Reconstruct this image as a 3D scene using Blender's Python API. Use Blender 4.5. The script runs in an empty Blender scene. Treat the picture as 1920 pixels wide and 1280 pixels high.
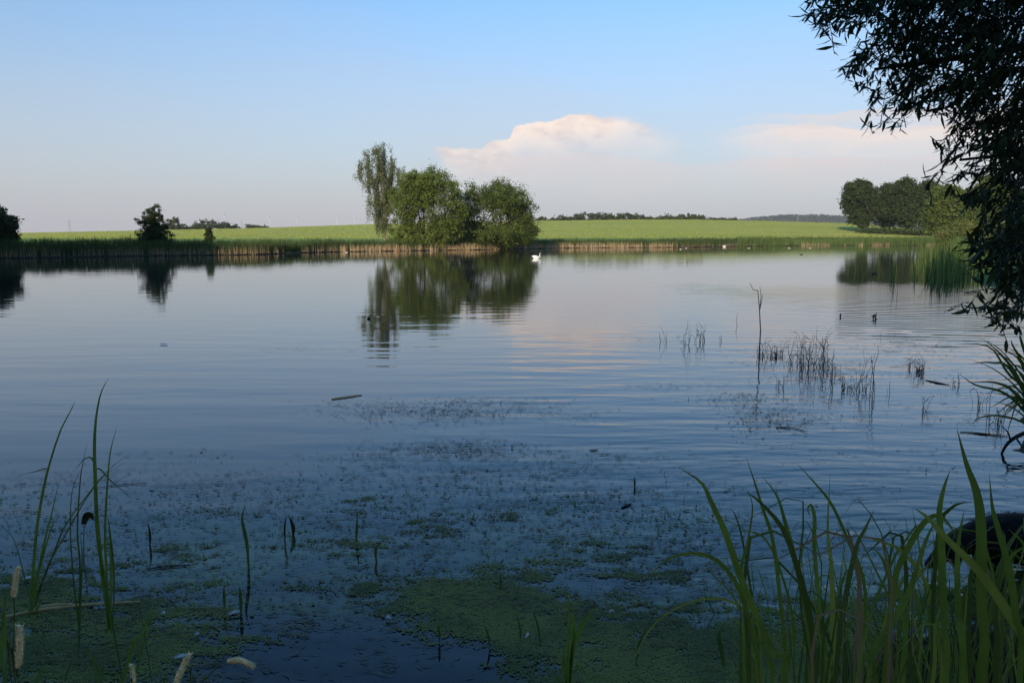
import bpy, math, random
import numpy as np
from mathutils import Vector, Matrix
R = math.radians
random.seed(7); rng = np.random.default_rng(11)
SC = bpy.context.scene
COL = SC.collection

# ------------------------------------------------------------------ camera
F = 1550.0; PITCH = R(7.35); CH = 2.4           # focal length (1920 px wide), pitch, eye height over the water
cam = bpy.data.cameras.new('camera'); cam.sensor_width = 36; cam.lens = 36 * F / 1920
cam.clip_start = 0.05; cam.clip_end = 20000
co = bpy.data.objects.new('camera', cam); COL.objects.link(co)
co.location = (0, 0, CH); co.rotation_euler = (R(90) - PITCH, 0, 0); SC.camera = co
cp, sp = math.cos(PITCH), math.sin(PITCH)
def ray(px, py):
    cx = (px - 960) / F; cy = (640 - py) / F
    return Vector((cx, cp + cy * sp, -sp + cy * cp))
def at(px, py, Y):                                # the world point seen at a pixel, Y metres ahead
    d = ray(px, py); return Vector((0, 0, CH)) + d * (Y / d.y)
def onz(px, py, z=0.0):                           # the world point seen at a pixel at height z
    d = ray(px, py); t = (z - CH) / d.z; return Vector((0, 0, CH)) + d * t
def topx(x, y, z):                                # world -> pixel (numpy ok)
    zz = z - CH
    dep = y * cp - zz * sp
    return 960 + F * x / dep, 640 - F * (y * sp + zz * cp) / dep

# ------------------------------------------------------------------ sun, world, exposure
SUN_EL, SUN_AZ = R(19), R(200)                    # azimuth clockwise from +Y: the sun stands behind the camera, a little left
sun = bpy.data.lights.new('sun', 'SUN'); sun.energy = 5.0; sun.angle = R(0.6); sun.color = (1.0, 0.83, 0.62)
so = bpy.data.objects.new('sun', sun); COL.objects.link(so)
sdir = Vector((math.sin(SUN_AZ) * math.cos(SUN_EL), math.cos(SUN_AZ) * math.cos(SUN_EL), math.sin(SUN_EL)))
so.rotation_euler = sdir.to_track_quat('Z', 'Y').to_euler(); so.location = (0, -30, 60)
SC.view_settings.view_transform = 'Standard'; SC.view_settings.look = 'None'
SC.view_settings.exposure = 0.04; SC.view_settings.gamma = 1; SC.view_settings.use_curve_mapping = False

W = bpy.data.worlds.new('World'); SC.world = W; W.use_nodes = True
nt = W.node_tree; nt.nodes.clear()
class NT:
    def __init__(s, t): s.t = t
    def n(s, ty, **k):
        o = s.t.nodes.new(ty)
        for a, b in k.items():
            if a == 'inp':
                for i, v in b.items(): s.set(o, i, v)
            else: setattr(o, a, b)
        return o
    def set(s, o, i, v):
        if isinstance(v, bpy.types.NodeSocket): s.t.links.new(v, o.inputs[i])
        else: o.inputs[i].default_value = v
    def m(s, op, a, b=None, c=None, clamp=False):
        o = s.n('ShaderNodeMath', operation=op); o.use_clamp = clamp
        s.set(o, 0, a)
        if b is not None: s.set(o, 1, b)
        if c is not None: s.set(o, 2, c)
        return o.outputs[0]
    def mix(s, f, a, b, bt='MIX'):
        o = s.n('ShaderNodeMix', data_type='RGBA', blend_type=bt)
        s.set(o, 0, f); s.set(o, 6, a); s.set(o, 7, b); return o.outputs[2]
    def ss(s, v, a, b, lo=0.0, hi=1.0):
        o = s.n('ShaderNodeMapRange', interpolation_type='SMOOTHSTEP')
        s.set(o, 0, v); s.set(o, 1, a); s.set(o, 2, b); s.set(o, 3, lo); s.set(o, 4, hi); return o.outputs[0]
    def noise(s, vec, scale, detail=4, rough=.55, dist=0):
        o = s.n('ShaderNodeTexNoise'); s.set(o, 'Vector', vec); s.set(o, 'Scale', scale)
        s.set(o, 'Detail', detail); s.set(o, 'Roughness', rough); s.set(o, 'Distortion', dist); return o.outputs[0]
    def comb(s, x, y, z=0.0):
        o = s.n('ShaderNodeCombineXYZ'); s.set(o, 0, x); s.set(o, 1, y); s.set(o, 2, z); return o.outputs[0]
    def curve(s, v, pts):
        o = s.n('ShaderNodeFloatCurve'); c = o.mapping.curves[0]
        o.mapping.use_clip = False
        o.mapping.clip_min_x = -1; o.mapping.clip_min_y = -1
        while len(c.points) < len(pts): c.points.new(0.5, 0.5)
        for p, (x, y) in zip(c.points, pts): p.location = (x, y); p.handle_type = 'AUTO_CLAMPED'
        o.mapping.update(); s.set(o, 1, v); return o.outputs[0]
w = NT(nt)
sky = w.n('ShaderNodeTexSky', sky_type='NISHITA', sun_disc=False, sun_elevation=SUN_EL, sun_rotation=SUN_AZ,
          altitude=100, air_density=1.0, dust_density=0.9, ozone_density=1.2)
tc = w.n('ShaderNodeTexCoord'); sx = w.n('ShaderNodeSeparateXYZ', inp={0: tc.outputs['Generated']})
X, Y, Z = sx.outputs
az = w.m('ARCTAN2', X, Y)                          # 0 = straight ahead, + = right (radians)
el = w.m('ARCSINE', Z)
def azel(px, py):
    d = ray(px, py).normalized(); return math.atan2(d.x, d.y), math.asin(d.z)
# thin evening haze low over the horizon
hz = w.ss(el, -0.06, 0.37, 1.0, 0.0)
hz = w.m('POWER', hz, 1.2)
base = w.mix(1.0, sky.outputs[0], w.mix(w.ss(el, .13, .42), (1.16, 1.45, 1.74, 1), (1.04, 1.72, 2.16, 1)), 'MULTIPLY')
c = w.mix(w.m('MULTIPLY', hz, 0.93), base, (5.25, 4.85, 5.30, 1))
# very soft large variation
vv = w.comb(w.m('MULTIPLY', az, 1.2), w.m('MULTIPLY', el, 4.5), 0.3)
soft = w.noise(vv, 2.2, 3, .5)
c = w.mix(w.m('MULTIPLY', w.m('MULTIPLY', w.ss(soft, .45, .75), w.ss(el, .5, .05)), .16), c, (6.3, 5.6, 5.7, 1))
# tall distant cloud with an anvil, ahead and right of the middle
wob = w.noise(w.comb(w.m('MULTIPLY', az, 1.0), w.m('MULTIPLY', el, 1.7), 4.1), 16, 5, .55)
wob2 = w.noise(w.comb(w.m('MULTIPLY', az, 1.0), w.m('MULTIPLY', el, 3.0), 9.1), 7, 4, .5)
def cx_(px): return (azel(px, 250)[0] + 0.3)       # curve x: azimuth + 0.3
def cy_(py, px=1060): return azel(px, py)[1] * 4    # curve y: elevation * 4
tp = [(740, 330), (800, 281), (835, 276), (908, 275), (922, 262), (955, 256), (962, 238), (985, 227), (1050, 220), (1066, 212), (1110, 211),
      (1120, 218), (1138, 213), (1195, 210), (1212, 226), (1262, 234), (1320, 246), (1400, 320)]
topc = w.curve(w.m('ADD', w.m('ADD', az, 0.3), w.m('MULTIPLY', w.m('SUBTRACT', wob, .5), .030)), [(cx_(a), cy_(b, a)) for a, b in tp])
puff = w.noise(w.comb(az, w.m('MULTIPLY', el, 1.3), 6.6), 46, 4, .55)
e4 = w.m('MULTIPLY', w.m('ADD', w.m('ADD', el, w.m('MULTIPLY', w.m('SUBTRACT', wob, .5), .018)), w.m('MULTIPLY', w.m('SUBTRACT', puff, .5), w.ss(az, .16, .02, .002, .009))), 4)
below = w.m('SUBTRACT', topc, e4)
edge = w.ss(az, cx_(1060) - .3, cx_(1290) - .3, .012, .12)     # the edge softens to the right
m1 = w.ss(below, 0.0, edge)
bt = w.m('ADD', el, w.m('MULTIPLY', w.m('SUBTRACT', wob2, .5), .05))
m1 = w.m('MULTIPLY', m1, w.ss(bt, .035, .125))
m1 = w.m('MULTIPLY', m1, w.ss(w.m('SUBTRACT', az, w.m('MULTIPLY', w.m('SUBTRACT', .107, el), .55)), azel(795, 280)[0], azel(830, 280)[0]))
m1 = w.m('MULTIPLY', m1, w.ss(az, azel(1330, 240)[0], azel(1130, 240)[0]))
lum = w.m('MULTIPLY', w.ss(w.m('ADD', w.m('MULTIPLY', puff, .45), w.m('MULTIPLY', w.noise(w.comb(az, w.m('MULTIPLY', el, 2.0), 2.2), 17, 4, .5), .55)), .36, .60), w.ss(below, .30, .02, .25, 1))
ccol = w.mix(lum, (7.6, 6.3, 6.1, 1), (10.2, 8.6, 7.5, 1))
c = w.mix(w.m('MULTIPLY', m1, w.ss(below, 0.02, .21, .97, .48)), c, ccol)
# banks of thin pink cloud to the right
def band(px0, px1, py, th, amt, seed, colr):
    global c
    a0, e0 = azel(px0, py); a1, e1 = azel(px1, py); th = th / F
    wv = w.noise(w.comb(w.m('MULTIPLY', az, 1.0), w.m('MULTIPLY', el, 3.5), seed), 9, 4, .55)
    ee = w.m('ADD', el, w.m('MULTIPLY', w.m('SUBTRACT', wv, .5), .045))
    up = w.ss(ee, e0 + th * .55, e0 + th * .32)
    dn = w.ss(w.m('SUBTRACT', ee, w.m('MULTIPLY', w.m('SUBTRACT', puff, .5), .02)), e0 - th * 2.0, e0 + th * .3)
    la = w.m('MULTIPLY', w.ss(az, a0 - .03, a0 + .09), w.ss(az, a1 + .25, a1))
    mk = w.m('MULTIPLY', w.m('MULTIPLY', up, dn), la)
    c = w.mix(w.m('MULTIPLY', mk, amt), c, colr)
band(1345, 2100, 264, 40, .62, 3.3, (9.3, 7.6, 6.8, 1))
band(1355, 1640, 255, 16, .45, 2.3, (9.8, 8.2, 7.2, 1))
band(1400, 2100, 227, 17, .60, 5.3, (8.4, 7.2, 6.7, 1))
band(1370, 1560, 320, 34, .38, 7.3, (7.8, 6.2, 5.9, 1))
band(840, 1230, 318, 40, .26, 8.3, (8.4, 6.5, 6.0, 1))
bg = w.n('ShaderNodeBackground', inp={0: c, 1: 0.10}); wo = w.n('ShaderNodeOutputWorld', inp={0: bg.outputs[0]})

# ------------------------------------------------------------------ helpers
def tag(o, label=None, cat=None, group=None, kind=None):
    if label: o['label'] = label
    if cat: o['category'] = cat
    if group: o['group'] = group
    if kind: o['kind'] = kind
    return o
def link(name, me, parent=None, loc=None):
    o = bpy.data.objects.new(name, me); COL.objects.link(o)
    if parent is not None: o.parent = parent
    if loc is not None: o.location = loc
    return o
def empty(name, loc, rz=0):
    o = bpy.data.objects.new(name, None); COL.objects.link(o); o.location = loc; o.rotation_euler = (0, 0, rz)
    o.empty_display_size = .2; return o
def npmesh(name, V, Fq, mat, smooth=False, k=4):
    me = bpy.data.meshes.new(name); V = np.asarray(V, dtype=np.float32).reshape(-1, 3); Fq = np.asarray(Fq, dtype=np.int32).reshape(-1, k)
    me.vertices.add(len(V)); me.vertices.foreach_set('co', V.ravel())
    me.loops.add(Fq.size); me.loops.foreach_set('vertex_index', Fq.ravel())
    me.polygons.add(len(Fq)); me.polygons.foreach_set('loop_start', np.arange(0, Fq.size, k, dtype=np.int32))
    me.polygons.foreach_set('use_smooth', np.full(len(Fq), smooth))
    me.update(calc_edges=True); me.validate(); me.materials.append(mat); return me
class MB:                                          # mixed mesh builder
    def __init__(s): s.v = []; s.f = []
    def add(s, v, f):
        b = len(s.v); s.v += [tuple(p) for p in v]; s.f += [tuple(b + i for i in q) for q in f]; return s
    def tube(s, pts, rad, n=6, ell=1.0, cap=True):
        pts = [Vector(p) for p in pts]; vs = []; fs = []; u = None
        for i, p in enumerate(pts):
            t = (pts[min(i + 1, len(pts) - 1)] - pts[max(i - 1, 0)])
            t = t.normalized() if t.length > 1e-9 else Vector((0, 0, 1))
            if u is None: u = t.orthogonal().normalized()
            u = (u - t * u.dot(t)); u = u.normalized() if u.length > 1e-6 else t.orthogonal().normalized()
            v = t.cross(u); r = rad[i] if hasattr(rad, '__len__') else rad
            for k in range(n):
                a = 2 * math.pi * k / n; vs.append(p + (u * math.cos(a) + v * math.sin(a) * ell) * r)
        for i in range(len(pts) - 1):
            for k in range(n):
                a = i * n + k; b = i * n + (k + 1) % n; fs.append((a, b, b + n, a + n))
        if cap: fs.append(tuple(range(n - 1, -1, -1))); fs.append(tuple(range((len(pts) - 1) * n, len(pts) * n)))
        return s.add(vs, fs)
    def loft(s, secs, n=14):                       # secs: (x, y, z, width half, height half, tilt) closed body, sections across local x
        vs = []; fs = []
        for (x, y, z, wd, ht, tl) in secs:
            for k in range(n):
                a = 2 * math.pi * k / n; yy = math.cos(a) * wd; q = math.sin(a) * ht
                vs.append((x + q * math.sin(tl), y + yy, z + q * math.cos(tl)))
        for i in range(len(secs) - 1):
            for k in range(n):
                a = i * n + k; b = i * n + (k + 1) % n; fs.append((a, a + n, b + n, b))
        fs.append(tuple(range(n))); fs.append(tuple(range(len(secs) * n - 1, (len(secs) - 1) * n - 1, -1)))
        return s.add(vs, fs)
    def box(s, c, d):
        x, y, z = c; a, b, e = d[0] / 2, d[1] / 2, d[2] / 2
        v = [(x + i * a, y + j * b, z + k * e) for i in (-1, 1) for j in (-1, 1) for k in (-1, 1)]
        return s.add(v, [(0, 1, 3, 2), (4, 6, 7, 5), (0, 4, 5, 1), (2, 3, 7, 6), (0, 2, 6, 4), (1, 5, 7, 3)])
    def mesh(s, name, mat, smooth=True):
        me = bpy.data.meshes.new(name); me.from_pydata(s.v, [], s.f); me.materials.append(mat)
        if smooth: me.polygons.foreach_set('use_smooth', [True] * len(me.polygons))
        me.update(); return me
def vnoise(x, y, seed=0):
    g = np.random.default_rng(seed).random((256, 256)); xi = np.floor(x).astype(int); yi = np.floor(y).astype(int)
    fx = x - xi; fy = y - yi; fx = fx * fx * (3 - 2 * fx); fy = fy * fy * (3 - 2 * fy)
    a = g[xi % 256, yi % 256]; b = g[(xi + 1) % 256, yi % 256]; c_ = g[xi % 256, (yi + 1) % 256]; d = g[(xi + 1) % 256, (yi + 1) % 256]
    return (a * (1 - fx) + b * fx) * (1 - fy) + (c_ * (1 - fx) + d * fx) * fy
def fbm(x, y, seed=0, o=4):
    r = 0; am = .5; t = 0
    for i in range(o): r = r + am * vnoise(x * 2 ** i, y * 2 ** i, seed + i); t += am; am *= .5
    return r / t
def catmull(P, n):
    P = [Vector(p) for p in P]; P = [P[0] * 2 - P[1]] + P + [P[-1] * 2 - P[-2]]; out = []
    m = len(P) - 3
    for i in range(n):
        t = i / (n - 1) * m; k = min(int(t), m - 1); u = t - k; a, b, c_, d = P[k:k + 4]
        out.append(.5 * ((2 * b) + (c_ - a) * u + (2 * a - 5 * b + 4 * c_ - d) * u * u + (3 * b - a - 3 * c_ + d) * u ** 3))
    return out

# ------------------------------------------------------------------ materials
def newmat(name):
    m = bpy.data.materials.new(name); m.use_nodes = True; m.node_tree.nodes.clear(); return m, NT(m.node_tree)
def leafmat(name, ca, cb, tr=.3, rough=.55, isl=.8, nscale=.5, spec=.15, grad=None):
    m, n = newmat(name); g = n.n('ShaderNodeNewGeometry'); tcn = n.n('ShaderNodeTexCoord')
    ns = n.noise(tcn.outputs['Object'], nscale, 3)
    f = n.m('ADD', n.m('MULTIPLY', g.outputs['Random Per Island'], isl), n.m('MULTIPLY', n.m('SUBTRACT', ns, .5), 1.4 * (1.2 - isl * .5)), clamp=True)
    col = n.mix(f, ca + (1,), cb + (1,))
    if grad:                                       # stalk turning to another colour with height (dry foot, green top)
        sz = n.n('ShaderNodeSeparateXYZ', inp={0: tcn.outputs['Object']})
        col = n.mix(n.ss(sz.outputs[2], grad[0], grad[1]), grad[2] + (1,), col)
    p = n.n('ShaderNodeBsdfPrincipled', inp={'Base Color': col, 'Roughness': rough, 'Specular IOR Level': spec})
    t = n.n('ShaderNodeBsdfTranslucent', inp={0: col}); mx = n.n('ShaderNodeMixShader', inp={0: tr, 1: p.outputs[0], 2: t.outputs[0]})
    n.n('ShaderNodeOutputMaterial', inp={0: mx.outputs[0]}); return m
def plain(name, ca, cb=None, rough=.7, scale=8, spec=.4, bump=0, stretch=(1, 1, 1), metal=0):
    m, n = newmat(name); tcn = n.n('ShaderNodeTexCoord')
    mp = n.n('ShaderNodeMapping', inp={0: tcn.outputs['Object'], 3: stretch})
    ns = n.noise(mp.outputs[0], scale, 5, .6)
    col = n.mix(n.ss(ns, .3, .7), ca + (1,), (cb or tuple(x * .7 for x in ca)) + (1,))
    p = n.n('ShaderNodeBsdfPrincipled', inp={'Base Color': col, 'Roughness': rough, 'Specular IOR Level': spec, 'Metallic': metal})
    if bump:
        b = n.n('ShaderNodeBump', inp={'Strength': 1.0, 'Distance': bump, 'Height': ns}); n.set(p, 'Normal', b.outputs[0])
    n.n('ShaderNodeOutputMaterial', inp={0: p.outputs[0]}); return m
M = {}
M['bark'] = plain('bark', (.075, .06, .045), (.03, .025, .02), .9, 3, bump=.02, stretch=(1, 1, .25))
M['birch_bark'] = plain('birch_bark', (.55, .50, .43), (.16, .13, .11), .8, 1.3, bump=.005, stretch=(1, 1, 2.5))
M['willow'] = leafmat('willow_leaves', (.065, .100, .020), (.22, .265, .055), .38)
M['willow_dark'] = leafmat('dark_willow_leaves', (.040, .068, .017), (.17, .21, .045), .34)
M['birch'] = leafmat('birch_leaves', (.090, .110, .045), (.24, .25, .115), .4)
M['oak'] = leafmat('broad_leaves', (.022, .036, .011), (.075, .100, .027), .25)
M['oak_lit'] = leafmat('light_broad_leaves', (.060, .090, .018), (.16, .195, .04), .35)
M['far_leaf'] = leafmat('far_leaves', (.035, .052, .022), (.085, .105, .038), .2)
M['yellow_bush'] = leafmat('yellow_green_leaves', (.10, .12, .03), (.20, .21, .06), .3)
M['shade'] = leafmat('shade_leaves', (.02, .032, .012), (.05, .07, .02), .15)
M['near_willow'] = leafmat('narrow_willow_leaves', (.018, .032, .011), (.055, .080, .026), .2, .45, 1.0, 1.5)
M['near_bark'] = plain('willow_bark', (.035, .028, .022), (.018, .015, .012), .9, 12, bump=.004)
M['reed_green'] = leafmat('green_reeds', (.030, .050, .014), (.085, .115, .030), .3, .6, .9, .12)
M['reed_lit'] = leafmat('bay_reeds', (.050, .085, .020), (.13, .18, .05), .3, .6, .9, .15)
M['reed_dry'] = leafmat('dry_reeds', (.11, .085, .045), (.38, .29, .17), .2, .7, .9, .15)
M['reed_tan'] = leafmat('tan_reeds', (.30, .20, .10), (.66, .50, .29), .2, .7, .9, .15)
M['blade'] = leafmat('grass_blades', (.09, .165, .026), (.30, .41, .07), .42, .38, .6, 9, .35)
M['blade_dark'] = leafmat('dark_blades', (.050, .092, .020), (.14, .21, .042), .3, .45, .8, 1.2, .5)
M['stem_dead'] = plain('dead_stems', (.045, .034, .026), (.022, .018, .015), .8, 20)
M['stem_leaf'] = leafmat('drowned_leaves', (.022, .030, .016), (.06, .07, .03), .2, .6, .9)
M['debris'] = leafmat('floating_debris', (.03, .03, .015), (.17, .15, .08), .05, .6, 1.0, 2)
M['algae_bit'] = leafmat('weed_flakes', (.08, .11, .04), (.20, .23, .10), .05, .6, 1.0, 2)
M['seed'] = plain('grass_seed_head', (.92, .82, .55), (.75, .62, .32), .85, 120, bump=.002)
M['stalk'] = leafmat('seed_stalks', (.08, .11, .035), (.14, .17, .06), .2)
M['straw'] = plain('wet_reed_stalk', (.75, .52, .24), (.40, .26, .10), .55, 14, stretch=(.2, 1, 1))
M['feather'] = plain('feather', (.75, .76, .78), (.5, .52, .55), .7, 60)
M['swan'] = plain('swan_plumage', (.82, .80, .76), (.70, .68, .64), .7, 12)
M['beak'] = plain('orange_beak', (.55, .16, .03), rough=.4)
M['black'] = plain('black_plumage', (.012, .012, .013), rough=.5)
M['duck'] = plain('duck_brown', (.09, .065, .045), (.04, .03, .02), .7, 30)
M['dog'] = plain('wet_black_fur', (.004, .004, .005), (.008, .0075, .008), .7, 60, .18, bump=.004, stretch=(.35, 1, 1))
M['drop'] = plain('water_drops', (.5, .55, .6), rough=.02, spec=1)
M['turbine'] = plain('turbine_white', (.50, .50, .52), (.45, .45, .47), .5, .05)
M['steel'] = plain('pylon_steel', (.38, .38, .40), rough=.6, scale=.1)
M['pole'] = plain('pole_wood', (.28, .26, .25), rough=.8)
M['dead_red'] = plain('red_brown_bud', (.07, .03, .025), rough=.7)

# ------------------------------------------------------------------ ground sheet
SH = np.array([(-2500, 60), (-900, 74), (-300, 82), (0, 87), (100, 89), (300, 97), (480, 102), (620, 118), (760, 126), (900, 135), (1050, 152), (1300, 162), (1400, 176),
               (1500, 186), (1765, 192), (1900, 200), (3200, 205)], float)   # column (px) -> distance of the far waterline
CR = np.array([(-2500, 437), (-300, 439), (30, 437), (250, 433), (480, 428.5), (720, 421), (1010, 415), (1200, 413), (1300, 413), (1440, 415.5), (1600, 420), (1740, 433), (1900, 437), (3200, 437)], float)
RB = np.array([(-50, 1.2), (2, 1.2), (4.0, 1.7), (4.6, 2.3), (5.2, 4.3), (7, 5.1), (9.4, 5.75), (12, 7.9), (20, 13.5), (30, 20.5), (40, 22.6), (44, 24.4), (60, 34), (120, 66), (192, 100), (900, 470)], float)
def ss(t): t = np.clip(t, 0, 1); return t * t * (3 - 2 * t)
def ground(x, y):
    x = np.asarray(x, float); y = np.asarray(y, float); ys = np.maximum(y, 1)
    px = 960 + F * x / ys
    sh = np.interp(px, SH[:, 0], SH[:, 1]) + 1.2 * (fbm(x * .08, y * .03, 3, 3) - .5)
    t = y - sh
    crest = (440 - np.interp(px, CR[:, 0], CR[:, 1])) / F * 430 + CH
    zf = -0.9 + 0.9 * ss((t + 6) / 6) + .75 * ss(t / 7) + (crest - .75) * ss((t - 2) / (430 - sh)) * (y > 0)
    zf = np.where(y > 430, crest - np.minimum((y - 430) * .012, 4.5), zf)
    zf = zf + np.where((t > 12), .25 * (fbm(x * .02, y * .02, 5, 3) - .5), 0)
    near = 3.05 + .30 * np.sin(x * 1.1) + .2 * np.sin(x * 2.7 + 1) - .08 * np.abs(np.minimum(x, 0))
    tn = near - y
    zn = -0.9 + .9 * ss((tn + 1.5) / 1.5) + .85 * ss(tn / 3.2)
    xr = np.interp(y, RB[:, 0], RB[:, 1]); tr = x - xr
    wdt = np.clip(1 + y * .05, 1, 8)
    zr = -0.9 + .9 * ss((tr + wdt) / wdt) + (.55 + .9 * ss(tr / 30)) * ss(tr / (1.2 * wdt))
    zr = np.where(y < 5.4, -0.9 + .9 * ss((tr + .8) / .8) + .32 * ss(tr / 1.5), zr)
    zr = np.where((y > 192), -.9, zr)
    small = .07 * (fbm(x * 1.3, y * 1.3, 8, 3) - .5) * (np.hypot(x, y) < 40)
    tl = -(x + .74 * np.maximum(y, 0) + 4); zl = -0.9 + .9 * ss((tl + 3) / 3) + .8 * ss(tl / 6); zl = np.where(y > 150, -.9, zl)
    return np.maximum(np.maximum(np.maximum(zf, zn), zr), zl) + small
ang = np.unique(np.concatenate([np.linspace(-180, -45, 46), np.linspace(-45, 45, 261), np.linspace(45, 180, 46)]))[:-1]
rad = np.unique(np.concatenate([np.geomspace(.35, 12, 60), np.geomspace(12, 80, 40), np.linspace(80, 240, 110), np.geomspace(240, 440, 30), np.geomspace(440, 9000, 24)]))
A, Rr = np.meshgrid(np.radians(ang), rad, indexing='ij'); gx = Rr * np.sin(A); gy = Rr * np.cos(A); gz = ground(gx, gy)
na, nr = A.shape; idx = np.arange(na * nr).reshape(na, nr); nxt = np.roll(idx, -1, axis=0)
fq = np.stack([idx[:, :-1], idx[:, 1:], nxt[:, 1:], nxt[:, :-1]], -1).reshape(-1, 4)
V = np.stack([gx, gy, gz], -1).reshape(-1, 3); V = np.vstack([V, [[0, 0, float(ground(0., 0.01))]]])
m, n = newmat('ground_material'); tcn = n.n('ShaderNodeTexCoord'); sz = n.n('ShaderNodeSeparateXYZ', inp={0: tcn.outputs['Object']})
oc = tcn.outputs['Object']
big = n.noise(n.n('ShaderNodeMapping', inp={0: oc, 3: (.012, .03, 1)}).outputs[0], 1, 4)
mid = n.noise(n.n('ShaderNodeMapping', inp={0: oc, 3: (.05, .35, 1)}).outputs[0], 1, 4, .6)
fine = n.noise(oc, 2.2, 5, .7)
barley = n.mix(n.ss(big, .38, .62), (.29, .34, .058, 1), (.37, .365, .08, 1))
barley = n.mix(n.ss(mid, .52, .75, 0, .55), barley, (.20, .26, .05, 1))
barley = n.mix(n.m('MULTIPLY', n.ss(fine, .35, .7), .22), barley, (.17, .21, .04, 1))
verge = n.mix(n.ss(fine, .3, .7), (.085, .17, .03, 1), (.14, .23, .045, 1))
# the verge gives way to the crop some way up from the lake (height above the water follows it)
hh = n.m('ADD', sz.outputs[2], n.m('MULTIPLY', n.m('SUBTRACT', mid, .5), .5))
colr = n.mix(n.ss(hh, 1.15, 1.75), verge, barley)
mudf = n.noise(oc, 6, 6, .65)
mud = n.mix(n.ss(mudf, .35, .65), (.022, .018, .012, 1), (.050, .044, .026, 1))
ln = n.n('ShaderNodeVectorMath', operation='LENGTH', inp={0: oc}).outputs['Value']
colr = n.mix(n.ss(ln, 30, 70), mud, colr)
b = n.n('ShaderNodeBump', inp={'Strength': .9, 'Distance': .05, 'Height': mudf})
p = n.n('ShaderNodeBsdfPrincipled', inp={'Base Color': colr, 'Roughness': .9, 'Specular IOR Level': .15, 'Normal': b.outputs[0]})
n.n('ShaderNodeOutputMaterial', inp={0: p.outputs[0]})
me = npmesh('ground', V, fq, m, True)
o = link('ground', me); tag(o, 'green crop field sloping up from the far shore, with dark mud bank nearby', kind='structure')

# ------------------------------------------------------------------ water
DOG = onz(1880, 1072)
m, n = newmat('lake_water'); tcn = n.n('ShaderNodeTexCoord'); oc = tcn.outputs['Object']
s3 = n.n('ShaderNodeSeparateXYZ', inp={0: oc}); wx, wy = s3.outputs[0], s3.outputs[1]
def wn(sx_, sy_, rot, det=2, rough=.5, dist=0, off=0.0):
    mp = n.n('ShaderNodeMapping', inp={0: oc, 1: (off, off * 1.7, off), 2: (0, 0, rot), 3: (sx_, sy_, 1)})
    return n.noise(mp.outputs[0], 1, det, rough, dist)
swell = wn(.32, 1.35, R(-5), 2, .45)                   # long low swell, crests across the view
rip = wn(1.3, 4.2, R(8), 2, .5, .3, 3)
fineR = wn(5, 15, R(-14), 2, .55, .4, 7)
farR = wn(.10, .55, R(3), 3, .6, 0, 9)
calm = wn(.07, .22, R(6), 3, .5, 0, 5)                # calm and ruffled patches
patch = n.ss(calm, .42, .66)
dd = n.n('ShaderNodeVectorMath', operation='DISTANCE', inp={0: oc, 1: tuple(DOG)}).outputs['Value']
ring = n.m('SINE', n.m('ADD', n.m('MULTIPLY', dd, 24), n.m('MULTIPLY', rip, 9)))
ringA = n.ss(dd, 5.5, .3)
rightA = n.m('MULTIPLY', n.m('MULTIPLY', n.ss(n.m('SUBTRACT', wx, n.m('MULTIPLY', wy, .10)), -.6, 1.8), n.ss(wy, 17, 8)), n.ss(calm, .25, .7, .5, 1.2))   # the dog's ripples reach out this way
duckA = n.m('MULTIPLY', n.m('MULTIPLY', n.ss(wx, 3, 10), n.ss(wy, 14, 20)), n.ss(wy, 48, 32))
h = n.m('MULTIPLY', swell, n.ss(wy, 36, 11, .0035, .0110))
midw = wn(.5, 2.1, R(-4), 2, .45, .2, 13)
midA = n.m('MULTIPLY', n.m('MULTIPLY', n.ss(wx, -2.5, 1.5), n.ss(wy, 24, 13)), n.ss(wy, 5, 8, .3, 1))
h = n.m('ADD', h, n.m('MULTIPLY', midw, n.m('ADD', .0016, n.m('MULTIPLY', midA, .0165))))
h = n.m('ADD', h, n.m('MULTIPLY', farR, .006))
h = n.m('ADD', h, n.m('MULTIPLY', rip, n.m('ADD', n.m('MULTIPLY', patch, .0010), n.m('MULTIPLY', rightA, .0105))))
h = n.m('ADD', h, n.m('MULTIPLY', fineR, n.m('ADD', .00012, n.m('MULTIPLY', rightA, .0022))))
h = n.m('ADD', h, n.m('MULTIPLY', ring, n.m('MULTIPLY', ringA, .0011)))
wv = n.n('ShaderNodeTexWave', bands_direction='Y', inp={0: n.n('ShaderNodeMapping', inp={0: oc, 2: (0, 0, R(12))}).outputs[0], 1: .55, 2: 1.2, 3: 2, 4: .6}).outputs[1]
h = n.m('ADD', h, n.m('MULTIPLY', wv, n.m('MULTIPLY', duckA, .0055)))
b = n.n('ShaderNodeBump', inp={'Strength': 1.0, 'Distance': 1.0, 'Height': h})
body = n.mix(wn(.8, 1.6, 0, 3, .6, 0, 2), (.0026, .0080, .0155, 1), (.0045, .0110, .0180, 1))
# drowned weed just under the surface of the near water
DK = onz(690, 1230)
dk = n.n('ShaderNodeVectorMath', operation='DISTANCE', inp={0: n.n('ShaderNodeMapping', inp={0: oc, 1: (-DK.x * .62, -DK.y * 1.3, 0), 3: (.62, 1.3, 1)}).outputs[0], 1: (0, 0, 0)}).outputs['Value']
alg = n.m('MULTIPLY', n.m('MULTIPLY', n.ss(wn(.7, 1.3, 0, 5, .62, .3, 21), .36, .62), n.ss(wy, 8.2, 5.2)), n.ss(dk, .45, .95))
alf = wn(9, 14, .3, 5, .7, .5, 2)
algc = n.mix(n.ss(alf, .35, .65), (.045, .060, .014, 1), (.13, .15, .030, 1))
body = n.mix(n.m('MULTIPLY', alg, n.ss(alf, .30, .55, .35, .85)), body, algc)
p = n.n('ShaderNodeBsdfPrincipled', inp={'Base Color': body, 'Roughness': .032, 'IOR': 1.333, 'Specular IOR Level': .5, 'Normal': b.outputs[0]})
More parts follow.
